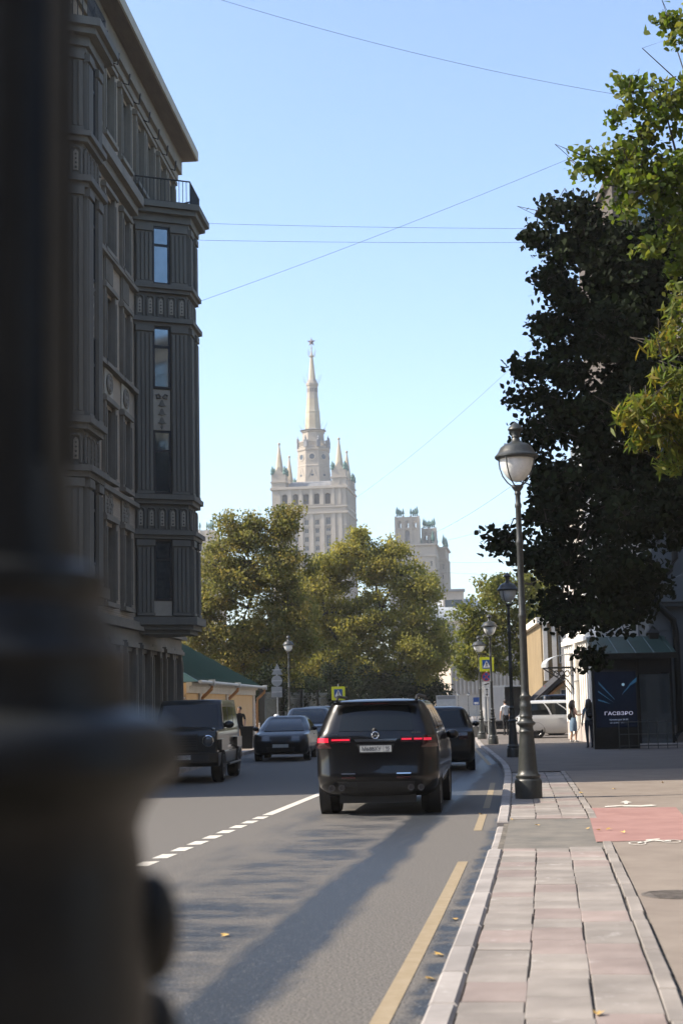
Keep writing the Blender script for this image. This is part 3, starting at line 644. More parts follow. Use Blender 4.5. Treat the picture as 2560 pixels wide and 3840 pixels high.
    for zy, r in ((1605, 5.6), (1425, 3.6), (1325, 1.6)):
        for k in range(9):
            a = k * .7 + zy; z = zz(zy); MB().tube([(r * .8 * math.cos(a), r * .8 * math.sin(a), z), (r * 1.15 * math.cos(a), r * 1.15 * math.sin(a), z + 1.6 + (k % 3))], .07, 4).build('antenna', M['lead'], T)
    # wings: each a lower block with an arcaded crown and green finials
    Ti = Matrix.Rotation(-psi, 4, 'Z') @ Matrix.Translation((-c.x, -c.y - 6, 0))
    def wing(px0, px1, yt, yc, yb, Dw, crown):
        p0, p1 = Ti @ at(px0, 2644, Dw), Ti @ at(px1, 2644, Dw); x0, x1 = p0.x, p1.x; y0 = (p0.y + p1.y) / 2; zt, zcn, = at(px0, yt, Dw).z, at(px0, yc, Dw).z
        w = x1 - x0; d = 22.0; ops = []
        nw = 6
        for r in range(5):
            for k in range(nw):
                x = x0 + w * (k + .5) / nw
                if r % 2: ops.append((x - .55, x + .55, zt - 9.5 - r * 4.2, zt - 7.4 - r * 4.2))
                else: ops.append((x - .5, x + .5, zt - 9.5 - r * 4.2, zt - 7.0 - r * 4.2))
        mb = MB(); mb.wall(x0, x1, 0, zt, ops, .8, y=y0); mb.box(x0, x1, y0 + .85, y0 + d, 0, zt - .01); mb.box(x1 - .02, x1, y0, y0 + .85, 0, zt); mb.box(x0, x1, y0, y0 + d, zt - .02, zt)
        mb.build('wing', M['tower_stone'], T)
        for a, b, e, f in ops: window(T, round(b - a, 2), round(f - e, 2), (a, y0 + .4, e), 0, 'far', M['tower_trim'], M['far_glass'])
        for z, o in ((zt - .6, .9), (zt - 5.2, .5), (zt - 11, .4), (zt - 20, .4)): MB().box(x0 - o, x1 + o, y0 - o, y0 + d, z, z + .7).build('cornice', M['tower_trim'], T)
        for k in range(7):
            y = y0 + 2 + k * 3; MB().box(x1 + .015, x1 + .5, y - .5, y + .5, 0, zt - 5.2).build('pilaster', M['tower_trim'], T)
        for k in range(nw + 1):
            x = x0 + .6 + (w - 1.2) * k / nw; MB().box(x - .5, x + .5, y0 - .35, y0 - .015, 0, zt - 11).build('pilaster', M['tower_trim'], T)
        fin = MB().lathe([(.35, 0), (.5, .5), (.3, 1.0), (.75, 1.8), (.8, 2.6), (.45, 4.2), (.05, 5.6)], 7).mesh('finial', M['copper'])
        for fx, fy in ((x0 + .8, y0 + 1), (x0 + 3.0, y0 + 12), (x1 - .8, y0 + 1), (x1 - .6, y0 + 11), (x1 - .6, y0 + 17)): inst('finial', fin, T, (fx, fy, zt))
        for cx0, cx1, cyt, dy, dep in crown:
            q0, q1 = (Ti @ at(cx0, 2644, Dw)).x, (Ti @ at(cx1, 2644, Dw)).x; z1 = at(cx0, cyt, Dw).z; n = max(2, int((q1 - q0) / 2.6)); o2 = []; hh = z1 - zt
            for k in range(n):
                x = q0 + (q1 - q0) * (k + .5) / n; o2.append((x - .55, x + .55, z1 - 4.9, z1 - 1.6))
            big = []
            for k in range(max(1, n // 2)):
                x = q0 + (q1 - q0) * (k + .5) / max(1, n // 2); big.append((x - .95, x + .95, zt + .6, zt + hh * .52))
            b = MB(); b.wall(q0, q1, zt, z1, o2 + big, .9, y=y0 + dy); b.box(q1 - .02, q1, y0 + dy, y0 + dy + dep, zt, z1); b.box(q0, q0 + .02, y0 + dy, y0 + dy + dep, zt, z1)
            b.wall(q0, q1, zt, z1, o2, .9, y=y0 + dy + dep)
            for k in range(n + 1):
                x = q0 + (q1 - q0) * k / n; b.box(x - .45, x + .45, y0 + dy - .3, y0 + dy - .012, zt, z1 + .3)
            b.box(q0 - .3, q1 + .3, y0 + dy - .4, y0 + dy - .013, zt + hh * .56, zt + hh * .56 + .5)
            b.build('crown', M['tower_stone'], T)
            for a, bb, e, f in big:
                MB().box(a, bb, y0 + dy + .85, y0 + dy + .9, e, f).build('arch_opening', M['lead'], T)
                ar = MB(); xm = (a + bb) / 2; r = (bb - a) / 2
                for k in range(6):
                    t0, t1 = math.pi * k / 6, math.pi * (k + 1) / 6
                    ar.add([(xm - r * math.cos(t0), y0 + dy - .01, f - r + r * math.sin(t0)), (xm - r * math.cos(t1), y0 + dy - .01, f - r + r * math.sin(t1)), (xm - r * math.cos(t1), y0 + dy - .01, f + .02), (xm - r * math.cos(t0), y0 + dy - .01, f + .02)], [(0, 1, 2, 3)])
                ar.build('arch_spandrel', M['tower_stone'], T)
            for k in range(n + 1):
                x = q0 + (q1 - q0) * k / n
                if k in (0, n):
                    for e in range(3): inst('finial', fin, T, (x + (.6 + .8 * e) * (1 if k == 0 else -1), y0 + dy + .4, z1 + .3), scale=(.8, .8, .75 - .12 * e))
                else: inst('finial', fin, T, (x, y0 + dy + .4, z1 + .3), scale=(.6, .6, .62))
    wing(1470, 1648, 2043, 1936, 2300, 632, [(1500, 1588, 1938, .4, 9), (1597, 1648, 1975, 7, 9)])
    wing(1560, 1688, 2055, 1936, 2300, 650, [])
    wing(640, 815, 2045, 1985, 2300, 646, [(700, 812, 1990, .4, 9)])
    return T
skyscraper()

# ------------------------------------------------------------------ right side and far buildings
M['white_plaster'] = pm('white_plaster', (0.698, 0.669, 0.611), (0.776, 0.747, 0.689), scale=0.7, rough=0.9, detail=8)
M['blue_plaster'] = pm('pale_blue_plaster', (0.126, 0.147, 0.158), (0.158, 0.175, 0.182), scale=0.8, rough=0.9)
M['grey_plinth'] = pm('grey_plinth', (0.36, 0.31, 0.28), (0.44, 0.39, 0.35), scale=2, rough=0.9)
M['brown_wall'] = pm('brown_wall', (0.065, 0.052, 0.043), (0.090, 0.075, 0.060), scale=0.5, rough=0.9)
M['beige_wall'] = pm('beige_wall', (0.40, 0.34, 0.275), (0.5, 0.43, 0.35), scale=0.4, rough=0.9)
M['ochre_wall'] = pm('ochre_wall', (0.2, 0.145, 0.075), (0.26, 0.19, 0.1), scale=0.6, rough=0.9)
M['zinc'] = pm('zinc_sheet', (0.33, 0.35, 0.36), (0.43, 0.45, 0.45), scale=3, rough=0.45)
M['green_sheet'] = pm('green_sheet_metal', (0.020, 0.046, 0.040), (0.030, 0.063, 0.055), scale=2, rough=0.4)
M['black_cloth'] = pm('black_awning_cloth', (0.02, 0.02, 0.02), (0.035, 0.03, 0.03), scale=6, rough=0.8)
M['red_cloth'] = pm('red_cloth', (0.5, 0.03, 0.025), (0.4, 0.02, 0.02), scale=6, rough=0.8)

def white_house():
    far, near = Vector((9.55, 66.0)), Vector((9.45, 56.3)); d = near - far; L = d.length; ang = math.atan2(d.y, d.x)     # front (-y) looks over the street
    T = thing('white_house', 'bright white plastered house with fluted wall strips behind the two women', 'house', (far.x, far.y, 0.1), ang)
    H = 10.5; ops = [(1.0 + k * 1.75, 1.7 + k * 1.75, 6.3, 8.2) for k in range(4)] + [(5.6, 6.6, 0.1, 2.5)]
    mb = MB(); mb.wall(0, L, 0.75, H, [o for o in ops if o[2] > 1], .25); mb.box(0, L, .26, 9, 0.75, H); mb.box(0, .02, 0, .26, .75, H); mb.box(L - .02, L, 0, .26, .75, H); mb.build('wall', M['white_plaster'], T)
    MB().box(-.06, L + .06, -.07, 9, 0, .748).build('plinth', M['grey_plinth'], T)
    for o in ops[:4]: window(T, .7, 1.9, (o[0], .12, o[2]), 0, 'cross', M['white_plaster'])
    for k in range(13): MB().box(.05 + k * .6, .33 + k * .6, -.1, -.002, .75, 3.9).build('fluted_strip', M['white_plaster'], T)
    for z, o, h in ((3.95, .22, .18), (4.15, .14, .12), (5.7, .16, .14), (9.9, .25, .2), (10.12, .5, .35)): MB().box(-.05, L + .1, -o, -.003, z, z + h).build('cornice', M['white_plaster'], T)
    for k in range(8):
        MB().box(.3 + k * .96, .9 + k * .96, -.045, -.002, 4.55, 5.4).build('panel', M['white_plaster'], T)
        MB().box(.34 + k * .96, .52 + k * .96, -.09, -.002, 6.0, 9.8).build('strip', M['white_plaster'], T)
    MB().tube([(4.05, -.2, 9.9), (4.05, -.2, .55), (4.05, -.3, .35), (4.05, -.55, .25)], .085, 8).build('downpipe', M['white_plaster'], T)
    for z in (1.2, 2.4, 4.4, 6.5): MB().box(3.94, 4.16, -.3, -.005, z, z + .04).build('pipe_clamp', M['zinc'], T)
    # sheet canopy on an iron bracket, open doorway below
    cv = MB(); n = 8
    for k in range(n):
        a0, a1 = math.pi / 2 * k / n, math.pi / 2 * (k + 1) / n
        p = lambda a: (-1.3 * math.cos(a) - .005, 3.15 + .42 * math.sin(a))
        (y0, z0), (y1, z1) = p(a0), p(a1)
        cv.add([(1.7, y0, z0), (3.5, y0, z0), (3.5, y1, z1), (1.7, y1, z1), (1.7, y0, z0 - .03), (3.5, y0, z0 - .03), (3.5, y1, z1 - .03), (1.7, y1, z1 - .03)], [(0, 1, 2, 3), (4, 5, 6, 7), (0, 4, 7, 3), (1, 5, 6, 2)])
    cv.box(1.68, 3.52, -1.32, -1.29, 3.02, 3.16); cv.build('canopy', M['zinc'], T)
    MB().box(2.0, 3.2, -.05, -.004, .1, 2.7).build('door', M['frame_dark'], T)
    for x in (1.75, 3.45):
        br = MB(); br.tube([(x, -.06, 1.9), (x, -.5, 2.5), (x, -1.25, 3.0)], .025, 5); br.tube([(x, -.06, 3.0), (x, -1.25, 3.0)], .025, 5)
        for q in range(4):
            c = (x, -.25 - q * .22, 2.75 - .0 * q); br.tube([(c[0], c[1] + .1 * math.cos(t), c[2] + .12 * math.sin(t)) for t in [k * math.pi / 5 for k in range(11)]], .014, 4)
        br.build('bracket', M['iron'], T)
white_house()

def corner_house():
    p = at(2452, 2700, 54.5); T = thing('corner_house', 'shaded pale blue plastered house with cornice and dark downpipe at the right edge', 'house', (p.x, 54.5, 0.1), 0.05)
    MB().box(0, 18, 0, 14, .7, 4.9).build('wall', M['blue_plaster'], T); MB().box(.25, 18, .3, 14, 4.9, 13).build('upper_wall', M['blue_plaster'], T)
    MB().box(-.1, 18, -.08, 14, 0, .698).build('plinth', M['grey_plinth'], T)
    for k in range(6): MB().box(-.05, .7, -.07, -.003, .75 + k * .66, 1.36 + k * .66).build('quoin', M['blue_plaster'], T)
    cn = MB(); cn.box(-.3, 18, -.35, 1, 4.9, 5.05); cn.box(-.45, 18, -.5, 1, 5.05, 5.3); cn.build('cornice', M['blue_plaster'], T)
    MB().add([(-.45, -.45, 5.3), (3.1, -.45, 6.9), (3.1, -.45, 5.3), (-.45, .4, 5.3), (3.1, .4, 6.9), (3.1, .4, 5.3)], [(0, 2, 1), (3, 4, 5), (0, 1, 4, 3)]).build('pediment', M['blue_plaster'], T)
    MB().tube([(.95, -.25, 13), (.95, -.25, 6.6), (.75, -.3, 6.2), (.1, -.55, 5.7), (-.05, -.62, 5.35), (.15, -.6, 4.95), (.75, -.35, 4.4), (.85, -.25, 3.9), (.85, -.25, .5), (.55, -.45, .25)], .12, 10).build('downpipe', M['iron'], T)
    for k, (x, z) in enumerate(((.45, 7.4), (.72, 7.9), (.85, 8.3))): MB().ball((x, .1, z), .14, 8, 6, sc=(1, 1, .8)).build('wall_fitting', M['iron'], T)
    w = MB(); w.box(1.6, 2.8, -.02, .02, 1.3, 3.9); w.build('shutter', M['zinc'], T)
    ln = MB(); ln.prism([(-.2, -.72), (.05, -.72), (.05, -.47), (-.2, -.47)], 3.45, 3.95, top=[(-.26, -.78), (.11, -.78), (.11, -.41), (-.26, -.41)]); ln.prism([(-.3, -.82), (.15, -.82), (.15, -.37), (-.3, -.37)], 3.95, 4.2, top=[(-.1, -.62), (-.05, -.62), (-.05, -.57), (-.1, -.57)]); ln.tube([(-.07, -.6, 4.2), (-.07, -.02, 4.25)], .02, 5)
    ln.build('wall_lantern', M['iron'], T)
    return T
corner_house()

def vestibule():
    p0 = at(2248, 2700, 52.6); x0 = p0.x
    T = thing('entrance_porch', 'dark glazed entrance porch with green sheet metal canopy beside the poster', 'porch', (x0, 52.7, 0.1), 0.03)
    W = 2.55; zc = at(2300, 2447, 52).z - .1
    MB().add([(-.1, -.5, zc - .05), (W + .1, -.5, zc - .05), (W + .1, 1.3, zc + .62), (-.1, 1.3, zc + .62), (-.1, -.5, zc - .12), (W + .1, -.5, zc - .12), (W + .1, 1.3, zc + .5), (-.1, 1.3, zc + .5)], [(0, 1, 2, 3), (7, 6, 5, 4), (0, 4, 5, 1), (1, 5, 6, 2), (2, 6, 7, 3), (3, 7, 4, 0)]).build('canopy', M['green_sheet'], T)
    for k in range(5): MB().tube([(.02 + k * .62, -.49, zc - .03), (.02 + k * .62, 1.3, zc + .64)], .018, 4).build('canopy_seam', M['green_sheet'], T)
    MB().box(-.12, W + .12, -.53, -.505, zc - .22, zc - .02).build('fascia', M['iron'], T)
    for x in (-.02, 1.35, W - .06): MB().box(x, x + .08, 0, .08, 0, zc).build('post', M['iron'], T)
    MB().box(0.0, W, .02, .06, 2.55, zc - .1).build('transom', M['frame_dark'], T); MB().box(1.44, W - .07, .03, .05, .05, 2.5).build('door', M['glass'], T)
    MB().box(W - .01, W + .02, .09, 1.6, 0, zc).build('side_pane', M['glass'], T)
    MB().box(0.08, W, 1.5, 1.55, 0, zc + .3).build('back_wall', M['frame_dark'], T)
    MB().box(1.0, 2.9, -.9, -.0, 0.0, .14).build('step', M['grey_plinth'], T)
vestibule()

def text_mesh(body, size, mat, extrude=0.002, align='CENTER'):
    cu = bpy.data.curves.new('txt', 'FONT'); cu.body = body; cu.size = size; cu.extrude = extrude; cu.align_x = align; cu.resolution_u = 3
    o = bpy.data.objects.new('txt', cu); COL.objects.link(o)
    dg = bpy.context.evaluated_depsgraph_get(); me = bpy.data.meshes.new_from_object(o.evaluated_get(dg)); bpy.data.objects.remove(o); bpy.data.curves.remove(cu)
    me.materials.clear(); me.materials.append(mat); return me
def lettering(body, size, mat, parent, loc, rot=(math.pi / 2, 0, 0), sx=1.0, ext=0.002, name='lettering'):
    return inst(name, text_mesh(body, size, mat, ext), parent, loc, rot, (sx, 1, 1))

def poster():
    p0, p1 = at(2238, 2806, 51.6), at(2392, 2806, 51.6); W = p1.x - p0.x; zt = at(2300, 2520, 51.6).z
    T = thing('poster_panel', 'tall black advertising panel with dark blue backlit poster and pale lettering', 'poster', (p0.x, 51.6, 0.11), 0)
    MB().box(-.08, W + .06, 0, .22, 0, zt).build('case', M['iron'], T)
    m = pm('poster_print', (0.002, 0.004, 0.009), (0.004, 0.009, 0.022), scale=1.3, rough=0.6, spec=0.15, emit=(0.006, 0.014, 0.04), es=0.05)
    MB().box(0, W, -.012, -.002, .72, zt - .1).build('print', m, T)
    ray_m = pm('poster_rays', (0.02, 0.09, 0.17), (0.01, 0.05, 0.1), scale=4, rough=0.3, emit=(0.015, 0.075, 0.15), es=0.16)
    glow = pm('poster_glow', (0.3, 0.45, 0.55), rough=0.3, emit=(0.25, 0.4, 0.5), es=0.15)
    def P(px, py): q = at(px, py, 51.6); return (q.x - p0.x, q.z - .11)
    for R in (((2241, 2555), (2243, 2566), (2303, 2625), (2301, 2620)), ((2241, 2590), (2241, 2596), (2298, 2634), (2270, 2612)), ((2241, 2622), (2241, 2628), (2288, 2640), (2262, 2628)),
              ((2384, 2540), (2384, 2556), (2352, 2576), (2360, 2562)), ((2356, 2570), (2358, 2575), (2330, 2605), (2334, 2597))):
        MB().slab_y([P(*q) for q in R], -.018, -.013).build('ray', ray_m, T)
    x, z = P(2334, 2567); MB().lathe([(.05, 0), (.02, .006)], 12, M=Matrix.Translation((x, -.013, z)) @ Matrix.Rotation(math.pi / 2, 4, 'X')).build('glow_spot', glow, T)
    wt = pm('poster_lettering', (0.6, 0.6, 0.7), rough=0.4, emit=(0.5, 0.5, 0.66), es=0.18); wd = pm('poster_small_lettering', (0.35, 0.4, 0.5), rough=0.4, emit=(0.25, 0.3, 0.4), es=0.15)
    x, z = P(2318, 2681); lettering('ГАСВЗРО', .155, wt, T, (x, -.014, z), sx=1.35, ext=.003)
    x, z = P(2318, 2701); lettering('премьера 24.09', .075, wd, T, (x, -.014, z), sx=1.15)
    x, z = P(2312, 2712); lettering('цифровая   №3', .06, wd, T, (x, -.014, z), sx=1.1)
    # low railing in front of the porch
    q0, q1 = at(2322, 2800, 50.8), at(2538, 2800, 50.8)
    Rl = thing('low_railing', 'low thin iron railing in front of the dark entrance porch', 'railing', (q0.x, 50.8, 0.11), 0); w = q1.x - q0.x
    for z in (.12, .5, .9): MB().tube([(0, 0, z), (w, 0, z)], .014, 5).build('rail', M['iron_grey'], Rl)
    for k in range(7): MB().tube([(w * k / 6, 0, 0), (w * k / 6, 0, .95)], .014, 5).build('post', M['iron_grey'], Rl)
    b0 = at(2470, 2600, 53.2)
    Bk = thing('scroll_bracket', 'wrought iron scroll bracket on the shaded blue wall right of the porch', 'bracket', (b0.x, 54.2, 0), 0); bk = MB()
    for dx in (0.15, .42):
        bk.tube([(dx - .55, -.2, 3.55), (dx - .2, -.3, 2.9), (dx, -.3, 2.35)] + [(dx - .11 + .11 * math.cos(t) * (1 - t / 9), -.3, 2.3 + .13 * math.sin(-t) * (1 - t / 9)) for t in [k * .5 for k in range(12)]], .02, 5)
    for dx in (.1, .5): bk.tube([(dx, -.05, 3.9), (dx, -.05, 1.9)], .018, 5)
    bk.build('scrollwork', M['iron'], Bk)
poster()

def block(name, label, cat, x, y, w, d, h, mat, rz=0.0, cols=0, rws=0, roof=None, rh=0.0, trim=None):
    T = thing(name, label, cat, (x, y, 0.05), rz); ops = []
    for r in range(rws):
        for k in range(cols):
            cx = w * (k + .5) / cols; fh = h / rws; ops.append((cx - w / cols * .2, cx + w / cols * .2, r * fh + fh * .25, r * fh + fh * .78))
    mb = MB(); mb.wall(0, w, 0, h, ops, .3); mb.box(0, w, .31, d, 0, h); mb.box(0, .02, 0, .31, 0, h); mb.box(w - .02, w, 0, .31, 0, h); mb.build('wall', mat, T)
    for a, b, c, e in ops: window(T, round(b - a, 2), round(e - c, 2), (a, .15, c), 0, 'cross', trim or M['frame_dark'])
    MB().box(-.25, w + .25, -.25, d + .2, h, h + .35).build('cornice', trim or mat, T)
    if roof: MB().prism([(-.2, -.2), (w + .2, -.2), (w + .2, d), (-.2, d)], h + .35, h + .35 + rh, top=[(w * .12, d * .3), (w * .88, d * .3), (w * .88, d * .7), (w * .12, d * .7)]).build('roof', roof, T)
    return T
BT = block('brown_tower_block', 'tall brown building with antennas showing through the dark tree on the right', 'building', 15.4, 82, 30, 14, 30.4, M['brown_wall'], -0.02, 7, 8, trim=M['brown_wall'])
for k in range(5): MB().box(3.2 + k * 4.3, 3.6 + k * 4.3, -.2, -.003, 0, 30).build('pilaster', M['beige_wall'], BT)
for dx, h in ((6.4, 3.6), (6.75, 3.2), (1.2, 1.4)): MB().tube([(dx, 1, 30.7), (dx - .1, 1, 30.7 + h)], .04, 5).build('antenna', M['zinc'], BT)
# side wall to the street, lit from the left
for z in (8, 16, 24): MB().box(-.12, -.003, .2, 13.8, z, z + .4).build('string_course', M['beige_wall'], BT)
YS = block('ochre_shop', 'ochre shop building with red and black awning beyond the white minivan', 'building', at(2035, 2620, 86).x, 86, 16, 12, 6.0, M['ochre_wall'], -0.05, 5, 2, trim=M['cream_trim'])
for k in range(4): MB().box(.1 + k * .5, .35 + k * .5, -.16, -.003, 2.8, 6).build('column', M['cream_trim'], YS)
aw = thing('shop_awning', 'slanted black awning with red underside in front of the ochre shop', 'awning', at(2000, 2650, 79).to_2d().to_3d() + Vector((0, 0, 2.0)), 0)
a0, a1, a2, a3 = at(1992, 2622, 79), at(2104, 2520, 79), at(2104, 2545, 79), at(1992, 2637, 79); ox, oz = aw.location.x, 2.0
MB().slab_y([(q.x - ox, q.z - oz) for q in (a0, a1, a2, a3)], -1.6, 1.5).build('cover', M['black_cloth'], aw)
b0, b1, b2, b3 = at(2000, 2640, 79), at(2104, 2552, 79), at(2104, 2564, 79), at(2000, 2650, 79)
MB().slab_y([(q.x - ox, q.z - oz) for q in (b0, b1, b2, b3)], -1.5, 1.4).build('valance', M['orange_pipe'], aw)
fl_ = thing('shop_banner', 'bright red hanging banner below the black awning', 'banner', (at(2062, 2640, 79).x, 79.4, 1.5), 0)
MB().box(-.22, .22, -.03, .03, at(2062, 2618, 79).z - 1.5, at(2062, 2570, 79).z - 1.5).build('cloth', M['red_cloth'], fl_); MB().tube([(0, 0, -1.4), (0, .0, at(2062, 2562, 79).z - 1.5)], .02, 5).build('pole', M['iron'], fl_)
MB_ = block('mansard_house', 'far pinkish house with curved grey mansard roof below the right stone tower', 'building', at(1610, 2620, 330).x, 330, 14, 14, at(1700, 2335, 330).z, M['beige_wall'], -0.05, 4, 6)
mh = at(1700, 2335, 330).z + .35; pr = MB()
for k in range(6):
    t0, t1 = k / 6, (k + 1) / 6; e0, e1 = 4.5 * (1 - math.cos(t0 * 1.5)), 4.5 * (1 - math.cos(t1 * 1.5))
    pr.prism([(e0, e0), (14 - e0, e0), (14 - e0, 14 - e0), (e0, 14 - e0)], mh + 5 * math.sin(t0 * 1.5) , mh + 5 * math.sin(t1 * 1.5), top=[(e1, e1), (14 - e1, e1), (14 - e1, 14 - e1), (e1, 14 - e1)])
pr.build('roof', M['zinc'], MB_); MB().box(3.5, 8, 1, 4, mh + 2.2, mh + 6.4).build('dormer', M['beige_wall'], MB_); MB().box(3.9, 7.6, .95, 1.0, mh + 2.8, mh + 4.6).build('dormer_window', M['far_glass'], MB_); MB().box(3.2, 8.3, .6, 4.3, mh + 6.4, mh + 6.9).build('dormer_roof', M['lead'], MB_)
BB = block('ribbed_facade', 'beige ribbed facade lit by the sun far down the street', 'building', at(1690, 2620, 175).x, 175, 9, 12, 9.5, M['beige_wall'], 0.3, 0, 0)
for k in range(18): MB().box(k * .5, k * .5 + .22, -.18, -.003, 2.6, 9.4).build('rib', M['beige_wall'], BB)
block('pink_house', 'small pinkish house at the far end of the street left of the ribbed facade', 'house', at(1618, 2620, 215).x, 215, 5.6, 9, 6.2, M['beige_wall'], 0.0, 3, 2, M['zinc'], 2.2)

# ------------------------------------------------------------------ trees
def scatter_leaves(name, C, size, mat, parent, shape='quad', rnd=None, seed=1, droop=0.0):
    r = np.random.default_rng(seed); n = len(C)
    if shape == 'leaf': base = np.array([(0, -.5, 0), (.3, -.22, .08), (.34, .12, .1), (0, .58, 0), (-.34, .12, .1), (-.3, -.22, .08)])
    elif shape == 'slim': base = np.array([(0, -.8, 0), (.17, -.2, .05), (.12, .35, .04), (0, .85, -.1), (-.12, .35, .04), (-.17, -.2, .05)])
    else: base = np.array([(0, -.6, 0), (.42, 0, .12), (0, .6, 0), (-.42, 0, .12)])
    k = len(base)
    a = r.normal(size=(n, 3)); a[:, 2] -= droop; a /= np.linalg.norm(a, axis=1)[:, None]
    b = r.normal(size=(n, 3)); b -= a * np.sum(a * b, 1)[:, None]; b /= np.linalg.norm(b, axis=1)[:, None]; c = np.cross(a, b)
    sz = size * r.uniform(.65, 1.25, n)
    V = C[:, None, :] + sz[:, None, None] * (base[None, :, 0, None] * b[:, None, :] + base[None, :, 1, None] * a[:, None, :] + base[None, :, 2, None] * c[:, None, :])
    me = bpy.data.meshes.new(name); me.vertices.add(n * k); me.vertices.foreach_set('co', V.astype(np.float32).ravel())
    me.loops.add(n * k); me.loops.foreach_set('vertex_index', np.arange(n * k, dtype=np.int32))
    me.polygons.add(n); me.polygons.foreach_set('loop_start', np.arange(0, n * k, k, dtype=np.int32))
    me.update(calc_edges=True); me.materials.append(mat)
    at_ = me.attributes.new('rnd', 'FLOAT', 'FACE'); at_.data.foreach_set('value', (rnd if rnd is not None else r.random(n)).astype(np.float32))
    o = bpy.data.objects.new(name, me); link(o, parent); o['kind'] = 'stuff'; return o

def tree(name, label, base, trunk_top, lobes, leaf, size, per, mat, shape='quad', seed=1, trunk_r=0.25, group=None, sigma=0.45, droop=0.0, shell=0.55, bark=None, clump=26, sub=0, twigs=8):
    """lobes: list of (centre, (rx, ry, rz)) in world space; leaves hang in clumps through each lobe's volume"""
    r = np.random.default_rng(seed); B = Vector(base)
    T = thing(name, label, 'tree', B, 0, group); tb = MB(); top = Vector(trunk_top) - B
    mid = top * .5 + Vector((r.normal() * .15, r.normal() * .15, 0))
    tb.tube([(0, 0, -.1), tuple(top * .08), tuple(mid), tuple(top)], [trunk_r * 1.45, trunk_r, trunk_r * .8, trunk_r * .6], 9)
    C = []; RN = []
    if sub:
        more = []
        for lc, lr in lobes:
            lr = lr if isinstance(lr, tuple) else (lr, lr, lr); more.append((lc, tuple(x * .72 for x in lr)))
            for q in range(sub):
                d = r.normal(size=3); d /= np.linalg.norm(d); f = r.uniform(.28, .46); k_ = r.uniform(.62, 1.0)
                more.append((tuple(lc[i] + d[i] * lr[i] * k_ for i in range(3)), tuple(x * f for x in lr)))
        lobes = more
    done = []
    for lc, lr in sorted(lobes, key=lambda q: -q[1][0]):
        lc = Vector(lc) - B; lr = lr if isinstance(lr, tuple) else (lr, lr, lr)
        n = max(3, int(per * (lr[0] * lr[1] + lr[1] * lr[2] + lr[0] * lr[2]) / 3))
        d = r.normal(size=(n, 3)); d /= np.linalg.norm(d, axis=1)[:, None]
        rad = shell + (1 - shell) * r.random(n) ** .5; rad *= r.uniform(.82, 1.12, n)
        K = np.array(lc)[None, :] + d * rad[:, None] * np.array(lr)[None, :]
        st = top if lc.z > top.z * .8 else top * .75
        near = [d_ for d_, r_ in done if r_ > lr[0] * 1.15]
        if near:
            c_ = min(near, key=lambda d_: (d_ - lc).length)
            if (c_ - lc).length < (st - lc).length: st = c_
        done.append((lc, lr[0]))
        m2 = st.lerp(lc, .5) + Vector((r.normal() * .3, r.normal() * .3, .3))
        q_ = min(1.0, lr[0] / 1.6); tb.tube([tuple(st), tuple(m2), tuple(lc)], [trunk_r * (.02 + .36 * q_), trunk_r * (.015 + .22 * q_), trunk_r * (.008 + .1 * q_)], 6)
        for q in range(min(n, twigs)):
            e = Vector(K[q]); j_ = .12 * lr[0]; h = lc.lerp(e, .5) + Vector((r.normal() * j_, r.normal() * j_, j_)); w_ = min(1, lr[0]); tb.tube([tuple(lc), tuple(h), tuple(lc.lerp(e, 1.03))], [trunk_r * (.02 + .06 * w_), trunk_r * (.015 + .03 * w_), trunk_r * .016], 4)
        cn = r.random(n)
        for kk in range(n):
            m = int(clump * r.uniform(.6, 1.4)); g = np.clip(r.normal(size=(m, 3)), -1.7, 1.7) * sigma * r.uniform(.6, 1.2); g[:, 2] *= .75
            C.append(K[kk][None, :] + g); RN.append(np.clip(cn[kk] * .6 + r.random(m) * .4, 0, 1))
    tb.build('trunk', bark or M['bark'], T, smooth=50)
    scatter_leaves('crown', np.concatenate(C), size, mat, T, shape, np.concatenate(RN), seed + 5, droop)
    return T
M['bark'] = pm('bark', (0.035, 0.03, 0.024), (0.075, 0.065, 0.052), scale=6, rough=0.95, bump=0.5, bscale=9, stretch=(3, 3, .6))
LM_dark = leaf_mat('shaded_linden_leaf', [(0.005, 0.009, 0.0035), (0.008, 0.014, 0.005), (0.02, 0.032, 0.009)], 0.2, 0.85)  # deep shade put into the leaf colour, far darker than the sunlit linden
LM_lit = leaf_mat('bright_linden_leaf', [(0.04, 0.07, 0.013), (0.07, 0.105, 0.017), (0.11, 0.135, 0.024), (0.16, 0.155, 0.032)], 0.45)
LM_ash = leaf_mat('turning_ash_leaf', [(0.05, 0.085, 0.018), (0.085, 0.115, 0.022), (0.14, 0.14, 0.028), (0.22, 0.15, 0.03)], 0.45)
LM_olive = leaf_mat('olive_leaf', [(0.065, 0.075, 0.022), (0.125, 0.13, 0.038), (0.19, 0.172, 0.052), (0.26, 0.19, 0.06)], 0.45)
LM_gold = leaf_mat('golden_leaf', [(0.1, 0.11, 0.03), (0.18, 0.175, 0.044), (0.26, 0.235, 0.058), (0.33, 0.255, 0.07)], 0.45)
LM_green = leaf_mat('mid_green_leaf', [(0.055, 0.07, 0.02), (0.1, 0.115, 0.028), (0.15, 0.155, 0.038), (0.2, 0.17, 0.046)], 0.45)
def LB(px, py, D, r, dy=0.0): p = at(px, py, D); return ((p.x, p.y + dy, p.z), r)
def base_at(px, D, z=0.1): p = at(px, 2640, D); return (p.x, D, z)
D = 36.5
